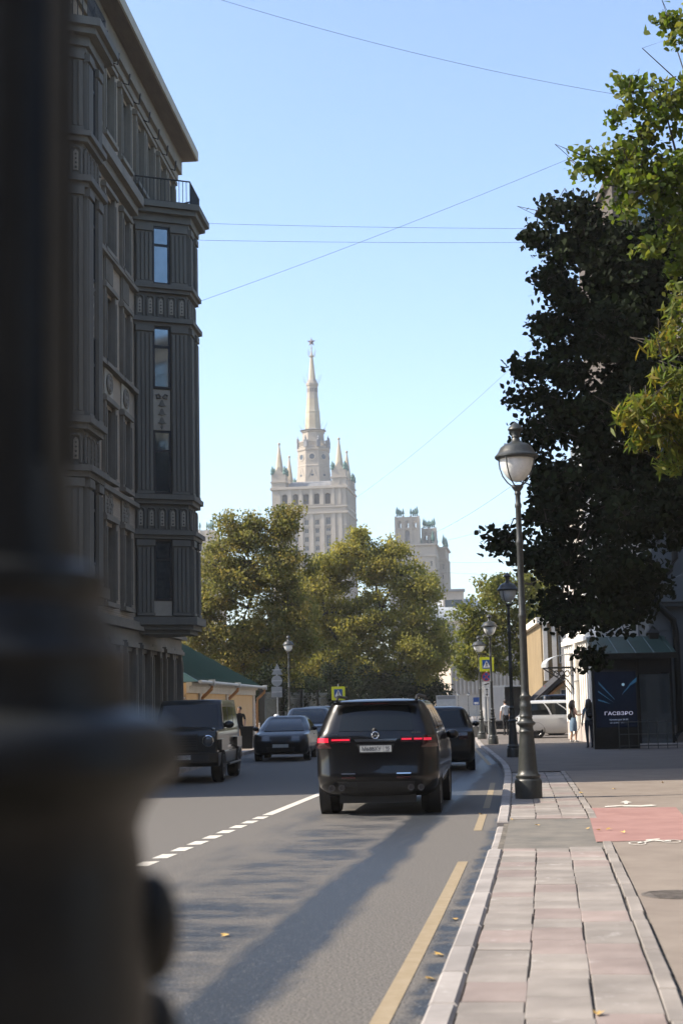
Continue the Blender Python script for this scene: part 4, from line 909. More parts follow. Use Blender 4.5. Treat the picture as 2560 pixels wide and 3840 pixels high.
tree('linden_tree', 'big dark linden in the shade of the apartment house, right of the lamps', (9.3, 37.5, .1), (8.9, 37.3, 5.0),
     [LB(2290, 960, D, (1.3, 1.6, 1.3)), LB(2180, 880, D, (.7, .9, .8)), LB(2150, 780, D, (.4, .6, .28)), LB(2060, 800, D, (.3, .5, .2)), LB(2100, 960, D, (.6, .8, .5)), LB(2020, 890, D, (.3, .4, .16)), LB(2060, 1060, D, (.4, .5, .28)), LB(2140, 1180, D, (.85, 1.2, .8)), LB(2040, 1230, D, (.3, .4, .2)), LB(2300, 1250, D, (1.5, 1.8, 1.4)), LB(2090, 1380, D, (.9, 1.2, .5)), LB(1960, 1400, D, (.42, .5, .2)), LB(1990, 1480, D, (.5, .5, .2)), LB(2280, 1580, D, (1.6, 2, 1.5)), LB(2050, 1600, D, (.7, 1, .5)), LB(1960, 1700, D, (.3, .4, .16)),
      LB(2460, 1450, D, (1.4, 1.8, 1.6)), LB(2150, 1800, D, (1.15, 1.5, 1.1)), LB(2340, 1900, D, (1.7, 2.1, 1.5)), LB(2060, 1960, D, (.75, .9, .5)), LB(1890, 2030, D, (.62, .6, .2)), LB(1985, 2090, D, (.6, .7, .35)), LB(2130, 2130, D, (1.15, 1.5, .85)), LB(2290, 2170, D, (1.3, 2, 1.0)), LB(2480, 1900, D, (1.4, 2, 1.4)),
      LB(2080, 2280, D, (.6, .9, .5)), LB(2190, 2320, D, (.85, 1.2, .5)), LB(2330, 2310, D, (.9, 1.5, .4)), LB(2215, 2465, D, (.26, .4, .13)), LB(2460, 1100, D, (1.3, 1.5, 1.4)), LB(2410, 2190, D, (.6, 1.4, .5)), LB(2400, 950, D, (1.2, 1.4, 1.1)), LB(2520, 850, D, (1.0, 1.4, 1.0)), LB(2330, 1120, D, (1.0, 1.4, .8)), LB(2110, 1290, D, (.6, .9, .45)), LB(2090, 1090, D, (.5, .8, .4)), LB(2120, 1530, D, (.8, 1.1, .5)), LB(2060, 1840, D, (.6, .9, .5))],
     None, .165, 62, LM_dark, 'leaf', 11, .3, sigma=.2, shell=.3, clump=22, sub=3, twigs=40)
D = 23.5
tree('near_linden', 'sunlit linden branches with bright green leaves reaching in from the right edge', (9.2, 24.5, .1), (8.6, 24.2, 6.0),
     [LB(2370, 350, D, (.3, .5, .3)), LB(2330, 430, D, (.22, .4, .2)), LB(2400, 520, D, (.5, .7, .4)), LB(2500, 420, D, (.5, .7, .5)), LB(2250, 600, D, (.38, .5, .22)), LB(2190, 640, D, (.2, .3, .16)), LB(2330, 640, D, (.5, .7, .4)), LB(2440, 720, D, (.65, .9, .6)), LB(2550, 640, D, (.6, 1, .6)), LB(2330, 790, D, (.3, .4, .24)), LB(2520, 880, D, (.45, .8, .45)), LB(2560, 1000, D, (.35, .6, .35)), LB(2430, 930, D, (.22, .4, .2)), LB(2500, 60, D, (.22, .35, .14)), LB(2550, 130, D, (.22, .35, .16)), LB(2590, 350, D, (.4, .6, .5))],
     None, .12, 120, LM_lit, 'leaf', 12, .22, sigma=.12, shell=.2, clump=12, sub=2, twigs=30)
D = 21.0
tree('ash_tree', 'sunlit narrow-leaved branches turning yellow hanging in at the right edge', (8.8, 21.0, .1), (8.2, 21.2, 6.5),
     [LB(2560, 1180, D, (.3, .5, .3)), LB(2530, 1290, D, (.28, .4, .25)), LB(2500, 1420, D, (.4, .5, .22)), LB(2420, 1530, D, (.3, .4, .16)), LB(2370, 1560, D, (.14, .25, .1)), LB(2480, 1590, D, (.42, .5, .2)), LB(2560, 1500, D, (.35, .5, .3)), LB(2420, 1650, D, (.2, .3, .14)), LB(2550, 1680, D, (.34, .4, .18)), LB(2520, 1740, D, (.18, .3, .1)), LB(2590, 1620, D, (.3, .4, .3))],
     None, .13, 170, LM_ash, 'slim', 13, .2, sigma=.11, droop=.9, shell=.2, clump=12, sub=2, twigs=30)
D = 100
tree('maple_tree', 'tall olive and yellow tree rising behind the yellow house', base_at(900, D), at(905, 2380, D),
     [LB(1010, 1990, D, (1.9, 2.2, 1.6)), LB(1070, 1960, D, (1.0, 1.4, 1.2)), LB(870, 2010, D, (1.4, 1.8, 1.4)), LB(820, 2110, D, (1.5, 2, 1.4)), LB(940, 2120, D, (2.6, 2.8, 2.2)), LB(1070, 2110, D, (1.5, 2, 1.9)), LB(790, 2250, D, (1.9, 2.4, 2)), LB(930, 2280, D, (3, 3, 2.6)), LB(1080, 2270, D, (1.7, 2.2, 2)), LB(800, 2420, D, (2.2, 2.4, 1.8)), LB(960, 2450, D, (3, 3, 2.2)), LB(1090, 2440, D, (1.8, 2.2, 2)), LB(720, 2350, D, (1.6, 2, 2.2))],
     None, .165, 13, LM_olive, 'quad', 21, .35, sigma=.36, shell=.35, clump=62, sub=7)
D = 128
tree('golden_tree', 'broad golden-green tree in the middle below the skyscraper', base_at(1225, D), at(1290, 2440, D),
     [LB(1350, 2120, D, (2.6, 3, 1.7)), LB(1480, 2150, D, (2.6, 3, 2)), LB(1220, 2160, D, (2.4, 3, 2)), LB(1590, 2200, D, (2, 2.4, 1.9)), LB(1340, 2060, D, (1.2, 1.6, 1.3)), LB(1430, 2290, D, (3.6, 4, 2.6)), LB(1220, 2300, D, (3.2, 3.6, 2.6)), LB(1590, 2350, D, (2.4, 3, 2.6)), LB(1310, 2430, D, (3.8, 4, 2.6)), LB(1500, 2470, D, (3.4, 4, 2.4)), LB(1600, 2480, D, (1.7, 2.4, 1.9)), LB(1180, 2470, D, (2.8, 3, 2.4)), LB(1350, 2010, D, (.6, .8, .6)), LB(1490, 2060, D, (1, 1.2, .8)), LB(1130, 2220, D, (1.9, 2.4, 1.7)), LB(1120, 2370, D, (2.2, 2.6, 2)), LB(1650, 2440, D, (1.3, 2, 1.6)), LB(1250, 2090, D, (1.6, 2, 1.2))],
     None, .19, 10, LM_gold, 'quad', 22, .4, sigma=.44, shell=.35, clump=66, sub=7)
D = 103
tree('green_street_tree', 'green-yellow street tree between the lamps further along the right pavement', base_at(1960, D), at(1950, 2420, D),
     [LB(1860, 2210, D, (1.5, 2, 1.2)), LB(1990, 2190, D, (2, 2.2, 1.6)), LB(1780, 2310, D, (1.5, 2, 1.4)), LB(1900, 2340, D, (2.2, 2.6, 1.9)), LB(2040, 2330, D, (1.9, 2.4, 2)), LB(1750, 2430, D, (1.0, 1.4, 1.1)), LB(1850, 2470, D, (1.7, 2, 1.5)), LB(1990, 2480, D, (1.9, 2.2, 1.6)), LB(1735, 2510, D, (.6, .9, .7)), LB(2060, 2480, D, (1.2, 2, 1.6))],
     None, .19, 14, LM_green, 'quad', 23, .3, sigma=.3, shell=.35, clump=42, sub=7)
D = 140
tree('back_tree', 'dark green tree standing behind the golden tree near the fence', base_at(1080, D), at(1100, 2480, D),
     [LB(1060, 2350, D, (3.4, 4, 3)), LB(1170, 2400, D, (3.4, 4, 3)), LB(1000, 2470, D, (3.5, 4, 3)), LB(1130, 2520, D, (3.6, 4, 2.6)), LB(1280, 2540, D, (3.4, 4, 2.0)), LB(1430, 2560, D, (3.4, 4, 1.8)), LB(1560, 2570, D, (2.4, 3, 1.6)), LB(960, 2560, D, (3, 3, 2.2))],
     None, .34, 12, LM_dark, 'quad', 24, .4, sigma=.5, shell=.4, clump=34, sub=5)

# ------------------------------------------------------------------ street lamps
LAMP_PROF = [(.235, 0), (.235, .30), (.225, .325), (.2, .345), (.215, .37), (.215, .395), (.18, .43), (.165, .5), (.152, .75), (.128, 1.05), (.12, 1.12), (.135, 1.15), (.12, 1.18), (.115, 1.22), (.125, 1.245), (.16, 1.27), (.165, 1.295), (.12, 1.33), (.105, 1.38), (.118, 1.41), (.105, 1.44), (.095, 1.52), (.105, 1.56), (.105, 1.6), (.09, 1.63), (.085, 1.7), (.1, 1.73), (.1, 1.755), (.076, 1.78), (.07, 1.85), (.063, 3.1), (.075, 3.13), (.075, 3.17), (.06, 3.2), (.055, 4.38), (.07, 4.42), (.07, 4.46), (.052, 4.5), (.048, 5.05), (.06, 5.07), (.06, 5.12), (.045, 5.15), (.045, 5.28), (.06, 5.31), (.05, 5.35), (.105, 5.43), (.1, 5.46)]
def lamp_parts(T, prof, dz=0.0, im=None):
    im = im or M['iron_grey']
    MB().lathe(prof, 24).build('column', im, T, smooth=40)
    MB().lathe([(.02, 5.52 + dz), (.12, 5.55 + dz), (.2, 5.63 + dz), (.26, 5.74 + dz), (.292, 5.86 + dz), (.3, 5.94 + dz)], 24).build('glass_bowl', M['lamp_glass'], T, smooth=60)
    cap = MB().lathe([(.3, 5.93 + dz), (.36, 5.935 + dz), (.385, 5.96 + dz), (.385, 5.985 + dz), (.35, 6.02 + dz), (.32, 6.06 + dz), (.28, 6.14 + dz), (.2, 6.2 + dz), (.13, 6.215 + dz), (.085, 6.25 + dz), (.065, 6.31 + dz), (.08, 6.33 + dz), (.07, 6.36 + dz), (.085, 6.42 + dz), (.14, 6.46 + dz), (.12, 6.5 + dz), (.07, 6.55 + dz), (.01, 6.6 + dz)], 24).build('cap', im, T, smooth=35)
    for k in range(4):
        a = math.pi / 4 * 1.2 + k * math.pi / 2; c, s_ = math.cos(a), math.sin(a)
        MB().tube([(.36 * c, .36 * s_, 5.94 + dz), (.345 * c, .345 * s_, 5.8 + dz), (.29 * c, .29 * s_, 5.65 + dz), (.2 * c, .2 * s_, 5.53 + dz), (.09 * c, .09 * s_, 5.44 + dz)], .013, 6).build('rib', im, T)
LAMPS = [((3.12, 26.75, .115), 1.0, 'black cast iron street lamp nearest on the right pavement, full height beside the kerb'),
         ((4.98, 46.2, .115), .84, 'street lamp standing in deep shade just behind the nearest right lamp'),
         ((5.72, 60.2, .115), .77, 'street lamp beside the right-hand pedestrian crossing sign'),
         ((6.05, 69.0, .115), .70, 'street lamp whose cap shows just above the right crossing sign'),
         (tuple(base_at(1085, 89)), .87, 'street lamp on the left pavement in front of the dark trees'),
         (tuple(base_at(322, 42, .11)), 1.0, 'street lamp on the left pavement in front of the near bay window')]
lamp0 = None
for loc, k, lab in LAMPS:
    if lamp0 is None:
        lamp0 = thing('street_lamp', lab, 'street lamp', loc, 0, 'street lamps'); lamp_parts(lamp0, LAMP_PROF); t = lamp0
    else: t = copy_tree(lamp0, None, label=lab)
    t.location = loc; t.scale = (max(k, .85), max(k, .85), k)
for px, lab in ((1718, 'small far street lamp left of two down the street'), (1755, 'small far street lamp right of two down the street')):
    t = copy_tree(lamp0, None, label=lab); t.location = base_at(px, 168); t.scale = (.55, .55, .42)
# the lamp column close to the lens, out of focus
NP = [(.245, .12), (.245, .42), (.21, .46), (.225, .5), (.19, .55), (.16, .7), (.142, 1.1), (.138, 1.54), (.131, 1.67), (.126, 1.705), (.134, 1.725), (.148, 1.738), (.162, 1.752), (.163, 1.765), (.155, 1.785), (.145, 1.793), (.122, 1.80), (.115, 1.83), (.118, 1.845), (.107, 1.86), (.105, 1.872), (.097, 1.885), (.102, 1.9), (.098, 1.912), (.08, 1.92), (.076, 1.95), (.07, 2.0), (.0695, 2.6), (.066, 3.4), (.08, 3.42), (.08, 3.46), (.062, 3.5), (.052, 5.05), (.06, 5.07), (.06, 5.12), (.045, 5.15), (.045, 5.28), (.06, 5.31), (.05, 5.35), (.105, 5.43), (.1, 5.46)]
fp = at(-62, 2650, 1.25)
T = thing('street_lamp', 'blurred dark lamp column close to the lens along the left edge', 'street lamp', (fp.x, fp.y, 0.0), 0, 'street lamps')
lamp_parts(T, NP, im=M['iron'])
for z in (1.53, 1.622): MB().ball((.132, .03, z), .03, 12, 10, sc=(.8, .9, 1.5)).build('knob', M['iron'], T, smooth=60)
for k in range(10):
    a = k * math.pi / 5; MB().tube([(.0685 * math.cos(a), .0685 * math.sin(a), 2.0), (.0675 * math.cos(a), .0675 * math.sin(a), 3.3)], .007, 5).build('flute', M['iron'], T)

# ------------------------------------------------------------------ vehicles
M['black_paint'] = pm('black_car_paint', (0.002, 0.002, 0.0025), rough=0.3, coat=0.65, spec=0.2)
M['dark_paint'] = pm('dark_green_car_paint', (0.004, 0.006, 0.006), rough=0.35, coat=0.55, spec=0.25)
M['blue_paint'] = pm('dark_blue_car_paint', (0.003, 0.004, 0.006), rough=0.3, coat=0.6, spec=0.2)
M['white_car'] = pm('white_car_paint', (0.42, 0.43, 0.43), rough=0.3, coat=0.7)
M['silver_car'] = pm('silver_car_paint', (0.560, 0.560, 0.546), rough=0.3, metal=0.2, coat=0.7)
M['car_glass'] = pm('tinted_car_glass', (0.006, 0.008, 0.009), rough=0.05, spec=0.4)
M['tyre'] = pm('tyre_rubber', (0.007, 0.007, 0.007), (0.014, 0.014, 0.014), scale=9, rough=0.85)
M['rim'] = pm('alloy_rim', (0.12, 0.12, 0.125), rough=0.3, metal=0.8)
M['black_plastic'] = pm('black_plastic', (0.012, 0.012, 0.012), rough=0.55)
M['chrome'] = pm('chrome', (0.6, 0.62, 0.63), rough=0.12, metal=1.0)
M['tail_lit'] = pm('lit_tail_lamp', (0.5, 0.01, 0.02), rough=0.2, emit=(1.0, 0.03, 0.09), es=0.14)
M['tail_red'] = pm('red_tail_lamp', (0.03, 0.002, 0.004), rough=0.12, coat=1.0)
M['head_lamp'] = pm('headlamp_glass', (0.05, 0.055, 0.06), rough=0.08, coat=1.0)
M['amber_lit'] = pm('lit_turn_signal', (0.8, 0.5, 0.05), rough=0.2, emit=(1.0, 0.62, 0.12), es=0.6)
M['plate_white'] = pm('number_plate', (0.5, 0.5, 0.47), rough=0.5)
M['plate_text'] = pm('plate_lettering', (0.012, 0.012, 0.012), rough=0.6)

NR, NC, NS = 9, 4, 14
def car_ring(z, w, yr, yf, rr, rf, bow=0.05):
    rr = min(rr, w * .9); rf = min(rf, w * .9); P = []
    for i in range(NR): x = -(w - rr) + 2 * (w - rr) * i / (NR - 1); P.append((x, yr + bow * (x / w) ** 2, z))
    y0 = yr + bow * ((w - rr) / w) ** 2
    for i in range(1, NC + 1): a = -math.pi / 2 + math.pi / 2 * i / (NC + 1); P.append((w - rr + rr * math.cos(a), y0 + rr + rr * math.sin(a), z))
    for i in range(NS): t = i / (NS - 1); P.append((w, y0 + rr + (yf - rf - y0 - rr) * t, z))
    for i in range(1, NC + 1): a = math.pi / 2 * i / (NC + 1); P.append((w - rf + rf * math.cos(a), yf - rf + rf * math.sin(a), z))
    for i in range(NR): x = (w - rf) - 2 * (w - rf) * i / (NR - 1); P.append((x, yf - 0 * x, z))
    for i in range(1, NC + 1): a = math.pi / 2 + math.pi / 2 * i / (NC + 1); P.append((-w + rf + rf * math.cos(a), yf - rf + rf * math.sin(a), z))
    for i in range(NS): t = 1 - i / (NS - 1); P.append((-w, y0 + rr + (yf - rf - y0 - rr) * t, z))
    for i in range(1, NC + 1): a = math.pi + math.pi / 2 * i / (NC + 1); P.append((-w + rr + rr * math.cos(a), y0 + rr + rr * math.sin(a), z))
    return P
IDX = {'rear': (0, NR - 1), 'rcr': (NR - 1, NR + NC), 'right': (NR + NC, NR + NC + NS - 1), 'front': (NR + 2 * NC + NS, 2 * NR + 2 * NC + NS - 1), 'left': (2 * NR + 3 * NC + NS, 2 * NR + 3 * NC + 2 * NS - 1)}
class Car:
    def __init__(s, name, label, loc, rz, rows, paint, bow=0.05, group=None):
        s.T = thing(name, label, 'car', loc, rz, group); s.R = [car_ring(*r, bow=bow) for r in rows]; s.z = [r[0] for r in rows]; n = len(s.R[0]); mb = MB()
        for r in s.R: mb.v += r
        for k in range(len(rows) - 1):
            for i in range(n): j = (i + 1) % n; mb.f.append((k * n + i, k * n + j, (k + 1) * n + j, (k + 1) * n + i))
        mb.f.append(tuple(range(n - 1, -1, -1)))
        # crowned roof
        c = len(mb.v); top = s.R[-1]; cx = sum(p[0] for p in top) / n; cy = sum(p[1] for p in top) / n; base = (len(rows) - 1) * n
        mb.v += [(cx + (p[0] - cx) * .5, cy + (p[1] - cy) * .55, p[2] + .022) for p in top]
        for i in range(n): j = (i + 1) % n; mb.f.append((base + i, base + j, c + j, c + i))
        mb.f.append(tuple(c + i for i in range(n))); mb.m = [0] * len(mb.f)
        s.body = mb.build('body', paint, s.T, smooth=38); s.n = n; s.paint = paint
    def patch(s, name, mat, z0, z1, side, a, b, out=0.006, inset=0.0, parent=None, sub=None):
        """a piece of bodywork or glass following the shell between two heights and two positions (0..1) along one side"""
        i0, i1 = IDX[side] if isinstance(side, str) else side; N = max(2, int((i1 - i0) * 1.5)); Z = 5; V = []
        def shell(z, u):
            k = max(0, min(len(s.z) - 2, next((q for q in range(len(s.z) - 1) if s.z[q] <= z <= s.z[q + 1]), 0))); t = (z - s.z[k]) / (s.z[k + 1] - s.z[k])
            f = i0 + (i1 - i0) * u; i = int(min(f, i1 - 1e-6)); g = f - i
            A = Vector(s.R[k][i % s.n]).lerp(Vector(s.R[k][(i + 1) % s.n]), g); B = Vector(s.R[k + 1][i % s.n]).lerp(Vector(s.R[k + 1][(i + 1) % s.n]), g); return A.lerp(B, t)
        for q in range(Z + 1):
            for i in range(N + 1): V.append(shell(z0 + (z1 - z0) * q / Z, a(q / Z) + (b(q / Z) - a(q / Z)) * i / N if callable(a) else a + (b - a) * i / N))
        nrm = []
        for q in range(Z + 1):
            for i in range(N + 1):
                du = V[q * (N + 1) + min(i + 1, N)] - V[q * (N + 1) + max(i - 1, 0)]; dv = V[min(q + 1, Z) * (N + 1) + i] - V[max(q - 1, 0) * (N + 1) + i]; x = du.cross(dv)
                nrm.append(x.normalized() if x.length > 1e-9 else Vector((0, 0, 1)))
        mb = MB(); m = (N + 1) * (Z + 1); mb.v = [tuple(p + q * out) for p, q in zip(V, nrm)] + [tuple(p - q * .012) for p, q in zip(V, nrm)]
        for q in range(Z):
            for i in range(N): k = q * (N + 1) + i; mb.f.append((k, k + 1, k + N + 2, k + N + 1))
        edge = [i for i in range(N + 1)] + [q * (N + 1) + N for q in range(1, Z + 1)] + [Z * (N + 1) + i for i in range(N - 1, -1, -1)] + [q * (N + 1) for q in range(Z - 1, 0, -1)]
        for x, y in zip(edge, edge[1:] + edge[:1]): mb.f.append((x, y, y + m, x + m))
        mb.m = [0] * len(mb.f); return mb.build(name, mat, parent or s.T, smooth=30)
    def wheels(s, ys, half, r, wd=.25, arch=True):
        for y in ys:
            for q in (-1, 1):
                Mx = Matrix.Translation((q * (half - wd / 2), y, r)) @ Matrix.Rotation(math.pi / 2 * q, 4, 'Y')
                w_ = MB().lathe([(r * .62, -wd / 2), (r * .9, -wd / 2), (r * .985, -wd * .36), (r, -wd * .2), (r, wd * .2), (r * .985, wd * .36), (r * .9, wd / 2), (r * .62, wd / 2 - .01)], 28, M=Mx).build('wheel', M['tyre'], s.T, smooth=40)
                rim = MB().lathe([(r * .6, wd / 2 - .02), (r * .64, wd / 2 + .002), (r * .55, wd / 2 - .03)], 24, M=Mx, caps=False)
                rim.lathe([(r * .15, wd / 2 - .05), (r * .13, wd / 2 - .005)], 12, M=Mx)
                for k in range(5):
                    a = k * 2 * math.pi / 5; rim.add([(r * .1 * math.cos(a + 1.2), r * .1 * math.sin(a + 1.2), wd / 2 - .02), (r * .1 * math.cos(a - 1.2), r * .1 * math.sin(a - 1.2), wd / 2 - .02), (r * .6 * math.cos(a - .13), r * .6 * math.sin(a - .13), wd / 2 - .012), (r * .6 * math.cos(a + .13), r * .6 * math.sin(a + .13), wd / 2 - .012)], [(0, 1, 2, 3)], M=Mx)
                rim.build('rim', M['rim'], w_)
                if arch:
                    A = Matrix.Translation((q * (half - .17), y, r + .02)) @ Matrix.Rotation(math.pi / 2 * q, 4, 'Y')
                    MB().lathe([(r * 1.17, 0), (r * 1.17, .176), (r * 1.1, .182), (r * 1.08, .15)], 28, M=A).build('wheel_arch', M['black_plastic'], s.T, smooth=40)
    def mirrors(s, y, z, half, sz=.13, mat=None):
        for q in (-1, 1):
            MB().ball((q * (half + .11), y, z), sz, 12, 8, sc=(.85, .5, .62)).tube([(q * (half - .06), y + .02, z - .06), (q * (half + .06), y, z - .03)], .03, 6).build('mirror', mat or s.paint, s.T, smooth=50)
    def plate(s, x, y, z, text, region, rot=0.0, w=.52, h=.112):
        p = MB().box(-w / 2, w / 2, -.006, .006, -h / 2, h / 2).build('number_plate', M['plate_white'], s.T, (x, y, z), rot)
        fr = MB()
        for a in ((-w / 2, w / 2, -h / 2 - .006, -h / 2 + .003), (-w / 2, w / 2, h / 2 - .003, h / 2 + .006), (-w / 2 - .006, -w / 2 + .003, -h / 2, h / 2), (w / 2 - .003, w / 2 + .006, -h / 2, h / 2), (w * .245, w * .252, -h / 2 + .006, h / 2 - .006)): fr.box(a[0], a[1], -.0085, -.0062, a[2], a[3])
        fr.build('plate_frame', M['plate_text'], p)
        if text: lettering(text, .092, M['plate_text'], p, (-w * .13, -.0075, -.033), sx=.93, ext=.0015)
        if region: lettering(region, .072, M['plate_text'], p, (w * .375, -.0075, -.018), sx=1.0, ext=.0015); MB().box(w * .3, w * .42, -.0085, -.0065, -.042, -.034).build('plate_mark', M['plate_text'], p)
        return p

def suv_rows(k=1.0):
    return [(.3, .8, .34, 4.9, .3, .3), (.36, .9, .14, 5.05, .34, .4), (.46, .965, .04, 5.13, .36, .45), (.62, .995, .0, 5.18, .36, .5), (.70, 1.0, .02, 5.18, .36, .5), (.85, 1.005, .055, 5.15, .35, .5), (1.02, 1.0, .065, 5.05, .34, .5), (1.13, .99, .07, 4.85, .24, .5), (1.2, .985, .075, 4.2, .22, .5),
            (1.27, .97, .085, 3.75, .2, .4), (1.36, .95, .12, 3.55, .26, .3), (1.5, .905, .2, 3.3, .25, .3), (1.65, .845, .3, 3.05, .24, .3), (1.74, .805, .345, 2.9, .23, .3), (1.79, .775, .36, 2.8, .22, .3), (1.835, .725, .38, 2.65, .2, .3), (1.855, .65, .44, 2.5, .18, .3)]
def main_suv():
    c = Car('suv', 'black SUV with glowing tail lights driving away in the middle of the street', (0.46, 24.9, 0), -math.atan(.115), suv_rows(), M['black_paint'], .07); T = c.T
    c.patch('rear_window', M['car_glass'], 1.355, 1.755, 'rear', lambda t: .06 - .02 * t, lambda t: .94 + .02 * t, .008)
    for sd in ('right', 'left'):
        for a, b in ((.04, .3), (.33, .6), (.63, .93)):
            a2, b2 = (a, b) if sd == 'right' else (1 - b, 1 - a); c.patch('side_window', M['car_glass'], 1.3, 1.7, sd, a2, b2, .006)
    c.patch('windscreen', M['car_glass'], 1.25, 1.75, 'front', .03, .97, .006)
    # tail lamps: red lens wrapping the corner with two lit strips
    n = c.n
    for rng, u0, u1 in (((0, 8), .0, .235), ((0, 8), .765, 1.0)): c.patch('tail_lamp', M['tail_red'], 1.175, 1.255, rng, u0, u1, .012)
    c.patch('tail_lamp', M['tail_red'], 1.09, 1.275, (8, 13), 0, .95, .012); c.patch('tail_lamp', M['tail_red'], 1.09, 1.275, (n - 5, n), .05, 1, .012)
    for u0, u1 in ((.03, .225), (.775, .88), (.905, .99)): c.patch('lit_strip', M['tail_lit'], 1.205, 1.232, (0, 8), u0, u1, .018)
    c.patch('lit_strip', M['tail_lit'], 1.18, 1.25, (n - 5, n), .35, .98, .018); c.patch('lit_strip', M['tail_lit'], 1.195, 1.235, (8, 13), .02, .4, .018)
    c.patch('chrome_bar', M['chrome'], 1.185, 1.225, 'rear', lambda t: .27 + .02 * (1 - t), lambda t: .73 - .02 * (1 - t), .02)
    c.patch('plate_recess', M['black_plastic'], 1.0, 1.15, 'rear', .3, .7, .003)
    c.plate(0, .04, 1.075, 'М688ХУ', '95')
    c.patch('lower_bumper', M['black_plastic'], .31, .55, 'rear', .0, 1.0, .012)
    for q in ((.06, .24), (.76, .94)):
        c.patch('bumper_trim', M['chrome'], .665, .685, 'rear', *q, .02); c.patch('exhaust_trim', M['black_plastic'], .42, .54, 'rear', *q, .02)
        c.patch('reflector', M['tail_red'], .60, .625, 'rear', *q, .018)
    for x in (-.72, -.56, .56, .72): MB().lathe([(.05, 0), (.055, .06), (.04, .06), (.038, .01)], 14, M=Matrix.Translation((x, .04, .455)) @ Matrix.Rotation(math.pi / 2, 4, 'X')).build('exhaust_tip', M['rim'], T, smooth=40)
    MB().box(-.62, .62, .25, .32, .2, .34).build('skid_plate', M['black_plastic'], T)
    for x in (-.25, .22): MB().ball((x, .8, .26), .09, 10, 8, sc=(1, 2, .8)).build('suspension', M['black_plastic'], T)
    MB().box(-.7, .7, .24, .36, 1.785, 1.825).build('spoiler', M['black_paint'], T); MB().box(-.2, .2, .233, .24, 1.79, 1.805).build('brake_lamp', M['tail_red'], T)
    MB().tube([(-.04, .13, 1.37), (.1, .155, 1.385), (.42, .165, 1.385)], .016, 6).ball((-.02, .12, 1.37), .04, 8, 6).build('rear_wiper', M['black_plastic'], T)
    for q in (-1, 1):
        MB().tube([(q * .655, .42, 1.85), (q * .66, .5, 1.91), (q * .67, .8, 1.925), (q * .69, 2.1, 1.905), (q * .69, 2.5, 1.84)], .024, 8).build('roof_rail', M['black_plastic'], T, smooth=40)
    em = MB(); em.tube([(.055 * math.cos(a), .05, 1.29 + .055 * math.sin(a)) for a in [k * math.pi / 8 for k in range(17)]], .008, 6)
    for k in range(3): a = math.pi / 2 + k * 2 * math.pi / 3; em.tube([(0, .05, 1.29), (.052 * math.cos(a), .05, 1.29 + .052 * math.sin(a))], [.011, .004], 5)
    em.build('emblem', M['chrome'], T)
    lettering('GLS 450', .045, M['chrome'], T, (.66, .095, 1.31), ext=.003); lettering('4MATIC', .032, M['chrome'], T, (-.67, .095, 1.295), ext=.003)
    c.wheels((.95, 4.1), .985, .385, .31); c.mirrors(3.35, 1.22, .98, .14)
    return c
main_suv()

def generic_rows(L, W, H, hood, belt, cowl, wsx, rear_x, r=.18, boxy=0.0):
    """rows for a car of length L whose rear glass starts at rear_x and windscreen foot at cowl"""
    w = W / 2; t = 1 - boxy
    return [(.22, w * .9, .2, L - .2, r, r + .1), (.3, w * .97, .06, L - .05, r, r + .12), (.5, w, .0, L, r, r + .12), (.65, w, .02, L, r, r + .12), (hood - .12, w, .04, L - .04, r, r + .12), (hood, w * .985, .06, L - .14 * t - .04, r, r + .1), (belt, w * .965, .08 + .1 * t, cowl, r, r), (belt + .06, w * (.955), .1 + .16 * t, cowl - .1 * t, r, r),
            (belt + (H - belt) * .5, w * (.955 - .1 * t), rear_x * .55 + .12, (cowl + wsx) / 2, r, r), (H - .1, w * (.94 - .18 * t), rear_x, wsx + .06, r * .9, r), (H - .04, w * (.91 - .21 * t), rear_x + .04, wsx - .02, r * .8, r), (H, w * (.86 - .24 * t), rear_x + .1, wsx - .12, r * .7, r)]
def generic_car(name, label, loc, rz, L, W, H, hood, belt, cowl, wsx, rear_x, paint, wy, wr, boxy=0.0, front=True, plate=('', ''), group=None, amber=None, r=.18):
    rows = generic_rows(L, W, H, hood, belt, cowl, wsx, rear_x, r, boxy); c = Car(name, label, loc, rz, rows, paint, .03, group); T = c.T; w = W / 2; top = H - .1
    c.patch('windscreen', M['car_glass'], belt + .03, top, 'front', .02, .98, .006); c.patch('rear_window', M['car_glass'], belt + .05, top, 'rear', .03, .97, .006)
    for sd in ('right', 'left'):
        for a, b in ((.06, .34), (.37, .63), (.66, .94)):
            a2, b2 = (a, b) if sd == 'right' else (1 - b, 1 - a); c.patch('side_window', M['car_glass'], belt + .04, top - .02, sd, a2, b2, .006)
    n = c.n; f0, f1 = IDX['front']
    for u0, u1, k in ((0, .2, 0), (.8, 1, 1)):
        c.patch('headlamp', M['head_lamp'], hood - .2, hood - .05, (f0, f1), u0, u1, .012)
        if amber == k: c.patch('turn_signal', M['amber_lit'], hood - .2, hood - .16, (f0, f1), u0, u1, .02)
    c.patch('grille', M['black_plastic'], hood - .26, hood - .08, (f0, f1), .25, .75, .01); c.patch('lower_grille', M['black_plastic'], .28, .46, (f0, f1), .12, .88, .01)
    c.patch('tail_lamp', M['tail_red'], hood - .2, hood - .02, 'rear', .0, .16, .01); c.patch('tail_lamp', M['tail_red'], hood - .2, hood - .02, 'rear', .84, 1, .01)
    if front: c.plate(0, L + .025, .5, plate[0], plate[1], math.pi)
    else: c.plate(0, -.02, hood - .12, plate[0], plate[1])
    c.wheels(wy, w - .01, wr, .22); c.mirrors(cowl - .45, belt + .1, w - .03, .12)
    for q in (-1, 1): MB().box(q * (w + .004) - .012, q * (w + .004) + .012, L * .4, L * .44, belt - .12, belt - .095).build('door_handle', paint, T)
    return c
LV_ = Vector((0.05, 1.0)).normalized(); FACE = math.pi - math.atan(0.05)
